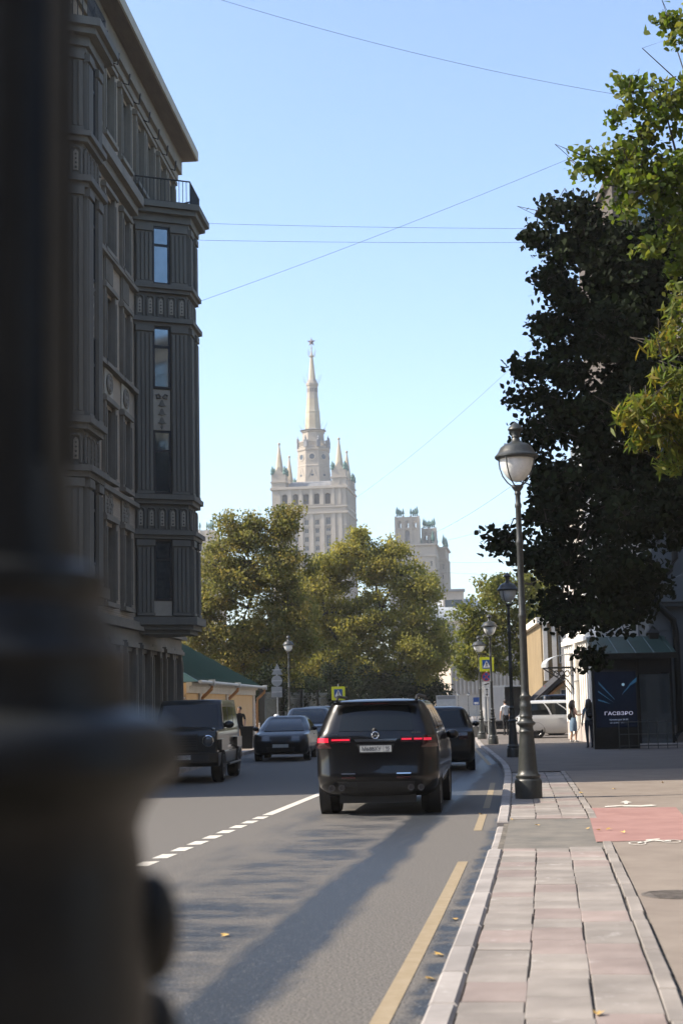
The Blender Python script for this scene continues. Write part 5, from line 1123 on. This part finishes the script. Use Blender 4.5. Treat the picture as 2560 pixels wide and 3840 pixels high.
def along(px, D, back): p = at(px, 2700, D); return (p.x + LV_.x * back, D + LV_.y * back, 0)
# boxy off-roader facing the camera
def off_roader():
    L, W, H = 4.75, 1.93, 1.97; w = W / 2; p = (-3.95, 36.6); loc = (p[0] + LV_.x * L, p[1] + LV_.y * L, 0); r = .05
    rows = [(.4, w * .93, .1, L - .1, r, r), (.5, w * .95, .0, L, r, r), (.72, w * .95, .0, L, r, r), (.73, w * .9, .12, L - .1, r, r), (1.1, w * .9, .12, L - .12, r, r), (1.2, w * .9, .12, L - .14, r, r), (1.24, w * .885, .12, L - .18, r, r), (1.26, w * .88, .12, 3.35, r, r), (1.3, w * .875, .13, 3.3, r, r), (1.6, w * .83, .15, 3.12, r, r), (1.86, w * .79, .17, 2.98, r, r), (1.9, w * .785, .17, 2.95, r, r), (1.97, w * .77, .2, 2.85, r, r)]
    c = Car('off_roader', 'boxy dark off-road car with round headlamps parked facing the camera on the left', loc, FACE, rows, M['dark_paint'], 0.0); T = c.T; f0, f1 = IDX['front']
    c.patch('windscreen', M['car_glass'], 1.31, 1.85, 'front', .03, .97, .006); c.patch('rear_window', M['car_glass'], 1.3, 1.8, 'rear', .08, .92, .006)
    for sd in ('right', 'left'):
        for a, b in ((.05, .33), (.37, .64), (.68, .96)):
            a2, b2 = (a, b) if sd == 'right' else (1 - b, 1 - a); c.patch('side_window', M['car_glass'], 1.29, 1.8, sd, a2, b2, .006)
        c.patch('side_strip', M['chrome'], .8, .85, sd, .1, .9, .015)
    c.patch('grille', M['black_plastic'], .8, 1.16, (f0, f1), .25, .75, .03)
    for q in (.86, .92, .98, 1.04, 1.1): c.patch('grille_slat', M['dark_paint'], q, q + .025, (f0, f1), .26, .74, .045)
    for q in (-1, 1):
        Mx = Matrix.Translation((q * .66, L - .13, 1.0)) @ Matrix.Rotation(-math.pi / 2, 4, 'X')
        hl = MB().lathe([(.135, 0), (.14, .05), (.12, .06), (.115, .045)], 24, M=Mx, caps=False).build('headlamp', M['chrome'], T, smooth=40)
        MB().lathe([(.116, .02), (.09, .05), (.04, .06), (.01, .062)], 20, M=Mx).build('lens', M['head_lamp'], hl, smooth=60)
        MB().ball((q * .75, L - .3, 1.27), .06, 10, 6, sc=(.8, 1.6, .7)).build('fender_indicator', M['head_lamp'], T, smooth=60)
        MB().box(q * .87 - .1, q * .87 + .1, L - 1.35, L - .25, .78, 1.03).build('fender_flare', M['dark_paint'], T); MB().box(q * .87 - .1, q * .87 + .1, .45, 1.45, .78, 1.03).build('fender_flare', M['dark_paint'], T)
        MB().tube([(q * .8, .6, .42), (q * .97, .9, .4), (q * .97, L - 1.6, .4)], .035, 6).build('side_step', M['black_plastic'], T)
    c.patch('bumper_intake', M['black_plastic'], .53, .69, (f0, f1), .1, .9, .01)
    MB().tube([(-.3, 3.38, 1.29), (.25, 3.34, 1.33)], .014, 5).build('wiper', M['black_plastic'], T)
    c.plate(0, L + .02, .62, 'А', '777', math.pi); c.wheels((.95, L - .85), w - .02, .4, .28, False); c.mirrors(2.95, 1.36, w * .87, .15)
off_roader()
generic_car('sedan', 'dark blue sedan parked facing the camera behind the off-road car', along(1050, 50, 4.75), FACE, 4.75, 1.82, 1.43, .86, .93, 3.45, 2.45, 1.15, M['blue_paint'], (1.0, 3.85), .33, plate=('', ''))
generic_car('estate_car', 'dark car with one yellow turn signal lit, third in the parked row on the left', along(1142, 57.5, 4.7), FACE, 4.7, 1.88, 1.68, 1.0, 1.08, 3.5, 2.6, .35, M['blue_paint'], (.95, 3.75), .36, .25, amber=0, plate=('', ''))
generic_car('parked_car', 'dark car behind the one with the turn signal, last in the parked row', along(1185, 65, 4.6), FACE, 4.6, 1.85, 1.72, 1.0, 1.08, 3.4, 2.5, .3, M['dark_paint'], (.9, 3.7), .36, .3, plate=('', ''))
generic_car('dark_hatchback', 'dark car ahead of the SUV on the right seen from behind', (2.42, 40.4, 0), -math.atan(.07), 4.5, 1.86, 1.66, 1.02, 1.08, 3.3, 2.4, .38, M['black_paint'], (.85, 3.6), .35, .15, front=False, plate=('', ''))
mv = at(1930, 2700, 69)
generic_car('minivan', 'silver-white minivan seen from the side on the right pavement entry', (mv.x, 69, .1), -math.pi / 2 - .03, 4.6, 1.8, 1.66, .95, 1.0, 3.75, 2.6, .35, M['silver_car'], (.85, 3.55), .33, .2)
bv = at(2010, 2700, 73.5)
generic_car('black_van', 'black van behind the silver minivan, only its roof showing', (bv.x, 73.5, .1), -math.pi / 2, 4.7, 1.85, 1.92, 1.0, 1.08, 4.0, 3.1, .25, M['black_paint'], (.9, 3.7), .35, .45)
def truck():
    p = at(1820, 2700, 78); T = thing('delivery_truck', 'white box truck with its rear door open, far right side', 'truck', (p.x, 78, .02), -.05); W, H = 2.15, 2.55
    b = MB(); b.box(0, .06, 0, 4, .75, H); b.box(W - .06, W, 0, 4, .75, H); b.box(.06, W - .06, 0, 4, .75, .83); b.box(.06, W - .06, 0, 4, H - .08, H); b.box(.06, W - .06, 3.9, 4, .83, H - .08); b.build('cargo_box', M['white_car'], T)
    MB().box(.08, 1.0, -.05, -.005, .8, H - .08).build('door', M['white_car'], T); MB().box(-.02, .02, -.04, .0, .8, H).build('door_frame', M['zinc'], T)
    MB().box(.1, W - .1, .1, 6, .5, .74).build('chassis', M['black_plastic'], T); MB().box(.05, W - .05, 4.15, 5.7, .55, 2.2).build('cab', M['white_car'], T); MB().box(.1, W - .1, 5.69, 5.72, 1.4, 2.05).build('windscreen', M['car_glass'], T)
    for y in (1.2, 4.9):
        for x in (.18, W - .18): MB().lathe([(.2, -.11), (.38, -.11), (.4, -.05), (.4, .05), (.38, .11), (.2, .11)], 20, M=Matrix.Translation((x, y, .38)) @ Matrix.Rotation(math.pi / 2, 4, 'Y')).build('wheel', M['tyre'], T, smooth=40)
    MB().box(.05, W - .05, -.06, .02, .35, .5).build('rear_bumper', M['black_plastic'], T)
truck()
def motorbike():
    p = at(1782, 2700, 73); T = thing('motorcycle', 'dark motorcycle parked by the kerb left of the far sign post', 'motorcycle', (p.x, 73, .02), .5)
    for y in (0, 1.35):
        w_ = MB().lathe([(.22, -.05), (.3, -.05), (.31, 0), (.3, .05), (.22, .05)], 18, M=Matrix.Translation((0, y, .31)) @ Matrix.Rotation(math.pi / 2, 4, 'Y')).build('wheel', M['tyre'], T)
        MB().lathe([(.05, -.03), (.2, -.005), (.2, .005), (.05, .03)], 10, M=Matrix.Translation((0, y, .31)) @ Matrix.Rotation(math.pi / 2, 4, 'Y')).build('rim', M['rim'], w_)
    MB().ball((0, .75, .78), .2, 12, 8, sc=(.7, 1.5, .8)).build('tank', M['black_paint'], T, smooth=60); MB().ball((0, .25, .78), .16, 10, 6, sc=(.8, 2.2, .5)).build('seat', M['black_plastic'], T, smooth=60)
    MB().box(-.13, .13, .45, .95, .3, .62).build('engine', M['rim'], T); MB().tube([(0, 1.35, .31), (0, 1.15, .8), (0, 1.08, 1.0)], .03, 6).build('fork', M['rim'], T); MB().tube([(-.36, 1.0, 1.05), (0, 1.1, 1.0), (.36, 1.0, 1.05)], .018, 6).build('handlebar', M['iron'], T)
    MB().ball((0, 1.3, .92), .11, 10, 8).build('headlamp', M['head_lamp'], T); MB().tube([(.15, .5, .3), (.17, -.1, .36)], .04, 6).build('exhaust', M['rim'], T); MB().tube([(0, .5, .3), (-.28, .5, 0)], .015, 5).build('stand', M['iron'], T)
motorbike()

# ------------------------------------------------------------------ people
M['skin'] = pm('skin', (0.45, 0.27, 0.19), (0.5, 0.31, 0.22), scale=8, rough=0.6)
M['hair_dark'] = pm('dark_hair', (0.014, 0.010, 0.008), (0.03, 0.02, 0.014), scale=30, rough=0.6, stretch=(4, 4, 1))
M['black_cotton'] = pm('black_cotton', (0.010, 0.010, 0.011), (0.016, 0.016, 0.017), scale=20, rough=0.9)
M['white_cotton'] = pm('white_cotton', (0.6, 0.6, 0.58), (0.68, 0.68, 0.66), scale=12, rough=0.9)
M['denim'] = pm('blue_denim', (0.10, 0.16, 0.23), (0.15, 0.22, 0.3), scale=30, rough=0.9)
M['dark_denim'] = pm('dark_denim', (0.03, 0.04, 0.055), (0.045, 0.055, 0.075), scale=30, rough=0.9)
M['shirt_blue'] = pm('pale_blue_shirt', (0.2, 0.27, 0.33), (0.26, 0.33, 0.39), scale=18, rough=0.9)
M['shoe'] = pm('dark_shoe', (0.015, 0.015, 0.016), rough=0.6)
M['shoe_white'] = pm('white_shoe', (0.6, 0.58, 0.55), rough=0.6)
def person(label, loc, rz, h, top, bottom, shoes, hair, step=0.12, arms=((.02, -.05), (.02, .1)), skirt=False, long_hair=False, sleeves='short', female=False):
    T = thing('person', label, 'person', loc, rz); k = h / 1.75; V = []; E = []; RAD = []; SEG = []
    def v(x, y, z, r, p=None, m=0):
        V.append((x * k, y * k, z * k)); RAD.append(r * k)
        if p is not None: E.append((p, len(V) - 1)); SEG.append(m)
        return len(V) - 1
    SK, TP, BT, SH = 0, 1, 2, 3; sw = .185 if not female else .165; leg = BT if not skirt else SK
    pel = v(0, 0, .95, .135); b1 = v(0, .005, 1.12, .12, pel, TP); ch = v(0, .0, 1.32, .135, b1, TP); nk = v(0, .01, 1.47, .06, ch, TP); n2 = v(0, .025, 1.53, .052, nk, SK); hd = v(0, .03, 1.62, .088, n2, SK); v(0, .02, 1.70, .075, hd, SK); v(0, .115, 1.615, .022, hd, SK)
    for q in (-1, 1): v(q * .085, .02, 1.62, .02, hd, SK)
    for i, q in enumerate((-1, 1)):
        f = step * (1 if i else -1)
        hp = v(q * .095, 0, .88, .1, pel, BT); kn = v(q * .1, f * .6 + .02, .49, .062, hp, leg if not skirt else BT); an = v(q * .1, f - .02, .09, .042, kn, leg); he = v(q * .1, f - .04, .045, .04, an, SH); to = v(q * .11, f + .13, .035, .038, he, SH)
        ox, oy = arms[i]; sh = v(q * sw, 0, 1.40, .062, ch, TP); el = v(q * (sw + .06), -.02 + oy * .3, 1.13, .042, sh, TP if sleeves != 'none' else SK); wr = v(q * (sw + .06 + ox), oy + .03, .9 if oy < .2 else 1.12, .03, el, TP if sleeves == 'long' else SK)
        d = Vector((0, .35 if oy > .15 else .12, -1 if oy < .2 else .2)).normalized()
        pm_ = v(*(Vector(V[wr]) / k + d * .06), .03, wr, SK)
        for fi in range(4):
            off_ = (fi - 1.5) * .018; a = Vector(V[pm_]) / k + Vector((0, off_, 0)) + d * (.045 + .008 * (fi in (1, 2))); f1_ = v(*a, .009, pm_, SK); v(*(a + d * .03 + Vector((-q * .012, 0, 0))), .008, f1_, SK)
        a = Vector(V[pm_]) / k + Vector((-q * .02, .03, .0)) + d * .015; f1_ = v(*a, .01, pm_, SK); v(*(a + d * .03), .008, f1_, SK)
    me = bpy.data.meshes.new('body'); me.from_pydata(V, E, []); o = bpy.data.objects.new('body', me); COL.objects.link(o)
    o.modifiers.new('s', 'SKIN'); sd = me.skin_vertices[0].data
    for i, r in enumerate(RAD): sd[i].radius = (r, r * (.78 if i in (0, 1, 2) else 1.0))
    sd[0].use_root = True; ss = o.modifiers.new('u', 'SUBSURF'); ss.levels = 2; ss.render_levels = 2
    dg = bpy.context.evaluated_depsgraph_get(); m2 = bpy.data.meshes.new_from_object(o.evaluated_get(dg)); bpy.data.objects.remove(o); bpy.data.meshes.remove(me)
    m2.name = 'body'; m2.materials.clear()
    for m in (M['skin'], top, bottom, shoes): m2.materials.append(m)
    A = np.array([V[a] for a, b in E]); B = np.array([V[b] for a, b in E]); AB = B - A; L2 = np.maximum((AB ** 2).sum(1), 1e-9); S = np.array(SEG); mi = []
    for p in m2.polygons:
        c = np.array(p.center); t = np.clip(((c - A) * AB).sum(1) / L2, 0, 1); dd = ((A + AB * t[:, None] - c) ** 2).sum(1); m = int(S[dd.argmin()])
        if sleeves == 'short' and m == TP and abs(c[0]) > (sw - .02) * k and c[2] < 1.2 * k: m = SK
        if m == TP and c[2] < .99 * k: m = BT
        mi.append(m)
    m2.polygons.foreach_set('material_index', mi); m2.polygons.foreach_set('use_smooth', [True] * len(m2.polygons)); inst('body', m2, T)
    hb = MB(); hb.ball((0, .005 * k, 1.655 * k), .105 * k, 14, 10, sc=(.95, 1.02, .95))
    if long_hair:
        hb.lathe([(.07 * k, 1.36 * k), (.13 * k, 1.4 * k), (.14 * k, 1.5 * k), (.12 * k, 1.62 * k), (.05 * k, 1.72 * k)], 14, (0, -.035 * k, 0))
    hb.build('hair', hair, T, smooth=60)
    if skirt: MB().lathe([(.17 * k, .46 * k), (.185 * k, .6 * k), (.175 * k, .8 * k), (.14 * k, .98 * k), (.125 * k, 1.02 * k)], 18, M=Matrix.Diagonal((1, .82, 1, 1))).build('skirt', bottom, T, smooth=60)
    return T
def pxy(px, D, z=.115): q = at(px, 2700, D); return (q.x, D, z)
person('man in black t-shirt and trousers standing by the yellow house wall', pxy(899, 64, .1), math.pi * .95, 1.7, M['black_cotton'], M['black_cotton'], M['shoe'], M['hair_dark'], .05, ((.0, .12), (-.12, .25)))
wb = person('woman with long dark hair and a backpack walking away beside the poster', pxy(2207, 53.4), 0.05, 1.68, M['shirt_blue'], M['dark_denim'], M['shoe'], M['hair_dark'], .1, ((.03, -.05), (.03, .08)), long_hair=True, sleeves='short', female=True)
bp = thing('backpack', 'small black backpack worn by the woman walking away', 'backpack', pxy(2207, 53.4), .05)
MB().ball((0, -.19, 1.2), .17, 14, 10, sc=(.85, .55, 1.05)).build('bag', M['black_cotton'], bp, smooth=60); MB().ball((0, -.27, 1.12), .1, 10, 8, sc=(1, .5, .8)).build('pocket', M['shoe'], bp, smooth=60)
for q in (-1, 1): MB().tube([(q * .08, -.13, 1.1), (q * .1, -.12, 1.33), (q * .1, .02, 1.44), (q * .1, .14, 1.3)], .018, 6).build('strap', M['black_cotton'], bp)
person('woman in black top and blue denim skirt standing in the sun by the white house', pxy(2147, 60.5), -1.2, 1.66, M['black_cotton'], M['denim'], M['shoe_white'], M['hair_dark'], .06, ((.0, .1), (-.05, .22)), skirt=True, long_hair=True, sleeves='none', female=True)
hb_ = thing('shoulder_bag', 'small black bag hanging at the side of the woman in the skirt', 'bag', pxy(2136, 60.5), 0)
MB().ball((0, 0, 1.0), .13, 12, 8, sc=(.8, .6, 1)).build('bag', M['black_cotton'], hb_, smooth=60); MB().tube([(0, 0, 1.1), (.06, .03, 1.35), (.12, .05, 1.42)], .012, 5).build('strap', M['black_cotton'], hb_)
person('man in a white t-shirt standing behind the open truck', pxy(1895, 75.5), .3, 1.74, M['white_cotton'], M['black_cotton'], M['shoe'], M['hair_dark'], .05, ((.0, .05), (.0, .1)))
person('distant person with dark hair beyond the last parked car', pxy(1228, 84, .05), 2.8, 1.72, M['dark_denim'], M['dark_denim'], M['shoe'], M['hair_dark'], .05)

# ------------------------------------------------------------------ signs
M['sign_yellow'] = pm('fluorescent_yellow', (0.62, 0.66, 0.02), rough=0.45)
M['sign_blue'] = pm('sign_blue', (0.01, 0.07, 0.28), rough=0.4); M['sign_white'] = pm('sign_white', (0.68, 0.7, 0.7), rough=0.45); M['sign_black'] = pm('sign_black', (0.012, 0.012, 0.012), rough=0.5)
M['sign_red'] = pm('sign_red', (0.45, 0.05, 0.07), rough=0.45); M['sign_back'] = pm('sign_back_grey', (0.16, 0.175, 0.18), (0.2, 0.215, 0.22), scale=3, rough=0.5)
M['galv'] = pm('galvanised_pole', (0.3, 0.31, 0.31), (0.38, 0.39, 0.39), scale=5, rough=0.5)
def walker(T, cx, cz, s, y):
    g = MB(); P = lambda pts: [(cx + x * s, cz + z * s) for x, z in pts]
    g.slab_y(P([(-.03, .28), (.03, .28), (.045, .34), (0, .4), (-.045, .34)]), y - .002, y); g.slab_y(P([(-.06, .05), (.05, .05), (.06, .27), (-.05, .27)]), y - .002, y)
    g.slab_y(P([(-.05, .05), (.02, .05), (-.1, -.25), (-.17, -.25)]), y - .003, y - .001); g.slab_y(P([(-.02, .06), (.05, .05), (.09, -.09), (.15, -.25), (.08, -.25), (.02, -.08)]), y - .003, y - .001)
    g.slab_y(P([(-.05, .25), (-.14, .08), (-.1, .07), (-.03, .18)]), y - .003, y - .001); g.slab_y(P([(.05, .25), (.14, .1), (.1, .08), (.03, .17)]), y - .003, y - .001)
    g.build('walking_figure', M['sign_black'], T)
def crossing_board(T, cz, s):
    r = .04 * s; h = s / 2
    MB().slab_y([(-h + r, cz - h), (h - r, cz - h), (h, cz - h + r), (h, cz + h - r), (h - r, cz + h), (-h + r, cz + h), (-h, cz + h - r), (-h, cz - h + r)], -.03, -.022).build('yellow_border', M['sign_yellow'], T)
    q = s * .31; MB().box(-q, q, -.035, -.031, cz - q, cz + q).build('blue_board', M['sign_blue'], T)
    MB().slab_y([(-q * .85, cz - q * .75), (q * .85, cz - q * .75), (0, cz + q * .85)], -.039, -.036).build('white_triangle', M['sign_white'], T); walker(T, 0, cz - q * .12, s * .55, -.041)
def pole(T, h, r=.03): MB().tube([(0, 0, 0), (0, 0, h)], r, 8).build('pole', M['galv'], T)
p = at(1268, 2600, 108); T = thing('crossing_sign', 'yellow-framed pedestrian crossing sign showing above the black SUV roof', 'road sign', (p.x, 108, .1), 0, 'pedestrian crossing signs'); pole(T, p.z + .55); crossing_board(T, p.z - .1, .95)
p = at(1823, 2491, 64.6); T = thing('crossing_sign', 'yellow-framed pedestrian crossing sign on the post beside the right lamps', 'road sign', (p.x, 64.6, .11), 0, 'pedestrian crossing signs'); pole(T, p.z + .2); crossing_board(T, p.z - .11, .6)
q = at(1822, 2538, 64.6); cz = q.z - .11; dx = q.x - p.x
MB().lathe([(.19, 0), (.19, .006)], 28, M=Matrix.Translation((dx, -.024, cz)) @ Matrix.Rotation(math.pi / 2, 4, 'X')).build('round_red_disc', M['sign_red'], T)
MB().lathe([(.155, 0), (.155, .004)], 28, M=Matrix.Translation((dx, -.031, cz)) @ Matrix.Rotation(math.pi / 2, 4, 'X')).build('blue_disc', M['sign_blue'], T)
for a in (1, -1): MB().box(-.155, .155, -.002, .002, -.018, .018, M=Matrix.Translation((dx, -.0385, cz)) @ Matrix.Rotation(a * math.pi / 4, 4, 'Y')).build('red_bar', M['sign_red'], T)
cz -= .31; MB().box(dx - .19, dx + .19, -.03, -.022, cz - .1, cz + .1).build('white_plate', M['sign_white'], T); MB().slab_y([(dx - .14, cz - .02), (dx - .02, cz + .02), (dx + .08, cz + .05), (dx + .14, cz), (dx + .03, cz - .01), (dx - .05, cz - .05)], -.034, -.031).build('tow_symbol', M['sign_black'], T)
cz -= .33; MB().box(dx - .11, dx + .11, -.03, -.022, cz - .2, cz + .2).build('white_plate', M['sign_white'], T)
MB().box(dx - .014, dx + .014, -.034, -.031, cz - .1, cz + .1).build('arrow_shaft', M['sign_black'], T)
for a in (1, -1): MB().slab_y([(dx - .055, cz + a * .09), (dx + .055, cz + a * .09), (dx, cz + a * .165)], -.034, -.031).build('arrow_head', M['sign_black'], T)
D = 93; p = at(1040, 2600, D); T = thing('sign_post', 'grey backs of a triangle, a round and a square sign on one post', 'road sign', (p.x, D, .1), 0)
ref = lambda px, py: (at(px, py, D).x - p.x, at(px, py, D).z - .1)
pole(T, ref(1040, 2492)[1], .028); MB().slab_y([ref(1018, 2530), ref(1060, 2530), ref(1039, 2490)], -.04, -.032).build('triangle_board', M['sign_back'], T)
x, z = ref(1038, 2553); MB().lathe([(.33, 0), (.33, .008)], 28, M=Matrix.Translation((x, -.032, z)) @ Matrix.Rotation(math.pi / 2, 4, 'X')).build('round_board', M['sign_back'], T)
MB().slab_y([ref(1018, 2615), ref(1058, 2615), ref(1058, 2575), ref(1018, 2575)], -.04, -.032).build('square_board', M['sign_back'], T)
for py in (2512, 2553, 2595): x, z = ref(1039, py); MB().box(x - .3, x + .3, -.055, -.041, z - .02, z + .02).build('bracket', M['galv'], T)
p = at(1037, 2720, 91); T = thing('bollard', 'white capped bollard at the foot of the sign post behind parked cars', 'bollard', (p.x, 91, .1), 0)
MB().lathe([(.14, 0), (.14, .9), (.13, .95)], 16).build('shaft', M['galv'], T, smooth=40); MB().lathe([(.15, .9), (.15, 1.1), (.12, 1.17), (.02, 1.2)], 16).build('cap', M['sign_white'], T, smooth=40)
p = at(928, 2780, 62); T = thing('litter_bin', 'black litter bin beside the man in black', 'bin', (p.x, 62, .1), 0)
MB().prism([(-.2, -.18), (.2, -.18), (.2, .18), (-.2, .18)], 0, .85, top=[(-.24, -.2), (.24, -.2), (.24, .2), (-.24, .2)]).build('body', M['iron'], T); MB().box(-.27, .27, -.23, .23, .85, .9).build('lid', M['iron'], T)
p = at(1672, 2625, 118); T = thing('street_board', 'grey information board on two legs far down the right side', 'sign board', (p.x, 118, .1), 0)
MB().box(-.75, .75, -.03, .03, 1.2, 2.2).build('board', M['zinc'], T); MB().box(-.7, .7, -.035, -.031, 1.9, 2.15).build('header', M['lead'], T)
for x in (-.6, .6): MB().tube([(x, 0, 0), (x, 0, 1.2)], .03, 6).build('leg', M['galv'], T)
p = at(1786, 2680, 100); T = thing('parking_sign', 'small blue road sign left of the right sign post', 'road sign', (p.x, 100, .1), 0); pole(T, 2.0); MB().box(-.2, .2, -.04, -.032, 1.45, 1.95).build('board', M['sign_blue'], T); MB().box(-.14, .14, -.045, -.041, 1.5, 1.65).build('plate', M['sign_white'], T)

# ------------------------------------------------------------------ fence and hedge below the trees
fa, fb = at(985, 2640, 92), at(1245, 2640, 113); fa, fb = Vector((fa.x, 92)), Vector((fb.x, 113)); fd = fb - fa; FL = fd.length
T = thing('iron_fence', 'tall black iron bar fence below the dark trees behind the parked cars', 'fence', (fa.x, fa.y, .1), math.atan2(fd.y, fd.x))
for z in (.25, 2.1): MB().box(0, FL, -.02, .02, z, z + .05).build('rail', M['iron'], T)
barm = MB().tube([(0, 0, .05), (0, 0, 2.45)], .014, 5).lathe([(.03, 2.4), (.005, 2.55)], 5).mesh('bar', M['iron_grey'])
k = 0.0
while k < FL: inst('bar', barm, T, (k, 0, 0)); k += .16
for k in range(5):
    x = k * FL / 4; MB().box(x - .16, x + .16, -.16, .16, 0, 2.6).box(x - .2, x + .2, -.2, .2, 2.6, 2.72).build('pier', M['iron'], T)
def shrub(label, px, py, D, rx, rz_, seed, mat):
    c = at(px, py, D); b = (c.x, D, .05); top = Vector((c.x, D, max(.6, c.z * .6)))
    tree('shrub', label, b, top, [(tuple(c), (rx, rx * .9, rz_))], None, .16, 26, mat, 'quad', seed, .07, 'shrubs under the trees', sigma=.35, shell=.2, clump=30, sub=5)['category'] = 'shrub'
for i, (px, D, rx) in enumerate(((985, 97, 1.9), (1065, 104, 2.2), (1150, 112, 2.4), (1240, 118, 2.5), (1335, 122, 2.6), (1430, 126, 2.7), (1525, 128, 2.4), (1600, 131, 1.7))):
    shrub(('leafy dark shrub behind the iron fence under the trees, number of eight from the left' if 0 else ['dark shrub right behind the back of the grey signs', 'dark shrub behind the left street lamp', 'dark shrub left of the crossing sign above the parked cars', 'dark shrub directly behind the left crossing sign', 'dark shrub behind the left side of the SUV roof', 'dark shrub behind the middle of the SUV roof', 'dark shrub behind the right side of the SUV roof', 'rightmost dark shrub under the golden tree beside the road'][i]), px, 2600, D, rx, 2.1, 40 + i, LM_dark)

# ------------------------------------------------------------------ overhead wires
M['wire'] = pm('overhead_wire', (0.02, 0.022, 0.025), rough=0.6)
def wire(label, a, b, sag, r=.0065):
    A, B = at(*a), at(*b); pts = [A.lerp(B, t / 20) - Vector((0, 0, sag * 4 * (t / 20) * (1 - t / 20))) for t in range(21)]
    o = MB().tube([tuple(p - A) for p in pts], r, 5).build('overhead_wire', M['wire'], None, A); tag(o, label, 'wire', 'overhead wires across the street')
wire('highest overhead wire running down across the top of the sky', (640, -60, 46), (2420, 372, 52), .35)
wire('overhead wire rising from the bay window to the right treetop', (722, 1140, 54), (2345, 505, 56), .15)
wire('upper of two level wires from the left cornice to the trees', (740, 837, 55), (2080, 857, 56), .05)
wire('lower of two level wires from the left cornice to the trees', (718, 900, 55), (2060, 908, 56), .05)
wire('faint slanting wire above the right stone tower', (1330, 1870, 90), (2040, 1260, 60), .3, .005)
wire('wire running up to the right lamp from the stone tower', (1600, 2010, 88), (1980, 1775, 56), .2, .006)
wire('upper of two thin wires left of the lamp column', (1640, 2030, 90), (1990, 1915, 60), .2, .005)
wire('level thin wire right of the stone tower', (1640, 2105, 90), (2000, 2098, 60), .1, .005)
wire('lower level thin wire right of the stone tower', (1640, 2143, 90), (2000, 2148, 60), .1, .005)

# ------------------------------------------------------------------ small things on the ground
M['leaf_dry'] = pm('dry_leaf', (0.42, 0.24, 0.05), (0.55, 0.4, 0.15), scale=20, rough=0.8, objrand=.3)
lm = MB().add([(0, -.06, .0), (.035, -.02, .014), (.045, .03, .02), (.012, .02, .006), (0, .075, .012), (-.012, .02, .006), (-.045, .03, .022), (-.035, -.02, .012)], [(0, 1, 3), (1, 2, 3), (3, 4, 5), (5, 6, 7), (0, 5, 7), (0, 3, 5)]).mesh('fallen_leaf', M['leaf_dry'])
FL_ = [(1701, 3451, 0, 'yellow leaf in the gutter beside the yellow line'), (1643, 3585, 0, 'pale leaf in the gutter nearer than the yellow leaf'), (1609, 3677, 0, 'orange leaf at the kerb nearest to the bottom edge'), (2243, 3806, .122, 'large orange leaf on the slabs at the bottom edge'), (1921, 3076, .118, 'pale leaf on the driveway asphalt beside the kerb'),
       (2334, 3123, .127, 'pale leaf on the near edge of the red path'), (2281, 3112, .127, 'leaf on the left part of the red path'), (2243, 3115, .127, 'leaf at the left corner of the red path'), (845, 3512, 0, 'lone leaf in the middle of the road'), (2013, 3097, .118, 'small leaf on the driveway left of the red path'), (2200, 3110, .118, 'small leaf just left of the red path'), (1800, 3055, 0, 'leaf beside the far yellow line segment'), (2176, 2975, .12, 'leaf on the path right of the nearest lamp foot'), (2300, 2960, .12, 'far leaf on the sunlit path right of the lamp'), (2480, 2936, .12, 'far leaf near the right edge of the sunlit path')]
for i, (px, py, z, lab) in enumerate(FL_):
    q = gnd(px, py, z); o = inst('fallen_leaf', lm, None, (q.x, q.y, z + .008), (random.uniform(-.2, .2), random.uniform(-.2, .2), random.uniform(0, 6)), (.75, .75, .75)); tag(o, lab, 'leaf', 'fallen leaves')
M['cover'] = pm('worn_iron_cover', (0.07, 0.06, 0.052), (0.15, 0.13, 0.11), scale=7, rough=0.7)
q = gnd(2535, 3354, .12); T = thing('manhole_cover', 'round iron manhole cover at the right edge of the path', 'manhole', (q.x, q.y, .1175), 0)
MB().lathe([(.3, 0), (.3, .005), (.27, .005), (.268, .002), (.02, .002)], 36).build('cover', M['cover'], T)
for k in range(-3, 4): MB().box(-.2, .2, k * .075 - .012, k * .075 + .012, .002, .005).build('ridge', M['cover'], T)

# ------------------------------------------------------------------ unseen houses added behind and right of the viewpoint to darken shade and reflections
M['dull_wall'] = pm('dull_brown_plaster', (0.080, 0.070, 0.060), (0.110, 0.095, 0.080), scale=0.5, rough=0.9)
block('added_street_end_house', 'unseen brown plastered house added to close the street behind the viewpoint', 'building', 45, -55, 90, 12, 26, M['dull_wall'], math.pi, 16, 6)
block('added_right_side_house', 'unseen brown plastered house added along the right pavement to block sky light', 'building', 13.5, 49, 45, 22, 21, M['dull_wall'], -math.pi / 2, 12, 5)
block('added_left_rear_house', 'unseen brown plastered house added on the left behind the viewpoint', 'building', -11, -7, 30, 30, 22, M['dull_wall'], math.pi, 8, 5)
block('added_right_rear_house', 'unseen brown plastered house added on the right behind the viewpoint', 'building', 40, -5, 31, 30, 22, M['dull_wall'], math.pi, 8, 5)

# ------------------------------------------------------------------ the air
hz = MB().box(-900, 900, -95, 1000, -1.1, 175).build('haze', None); hz.data.materials.clear()
hm = bpy.data.materials.new('haze_air'); hm.use_nodes = True; hn = hm.node_tree; hn.nodes.clear()
hv = hn.nodes.new('ShaderNodeVolumePrincipled'); hv.inputs['Color'].default_value = (1.0, 0.985, 0.96, 1); hv.inputs['Density'].default_value = 0.00022; hv.inputs['Anisotropy'].default_value = 0.2
ho = hn.nodes.new('ShaderNodeOutputMaterial'); hn.links.new(hv.outputs[0], ho.inputs['Volume']); hz.data.materials.append(hm); hz['kind'] = 'stuff'
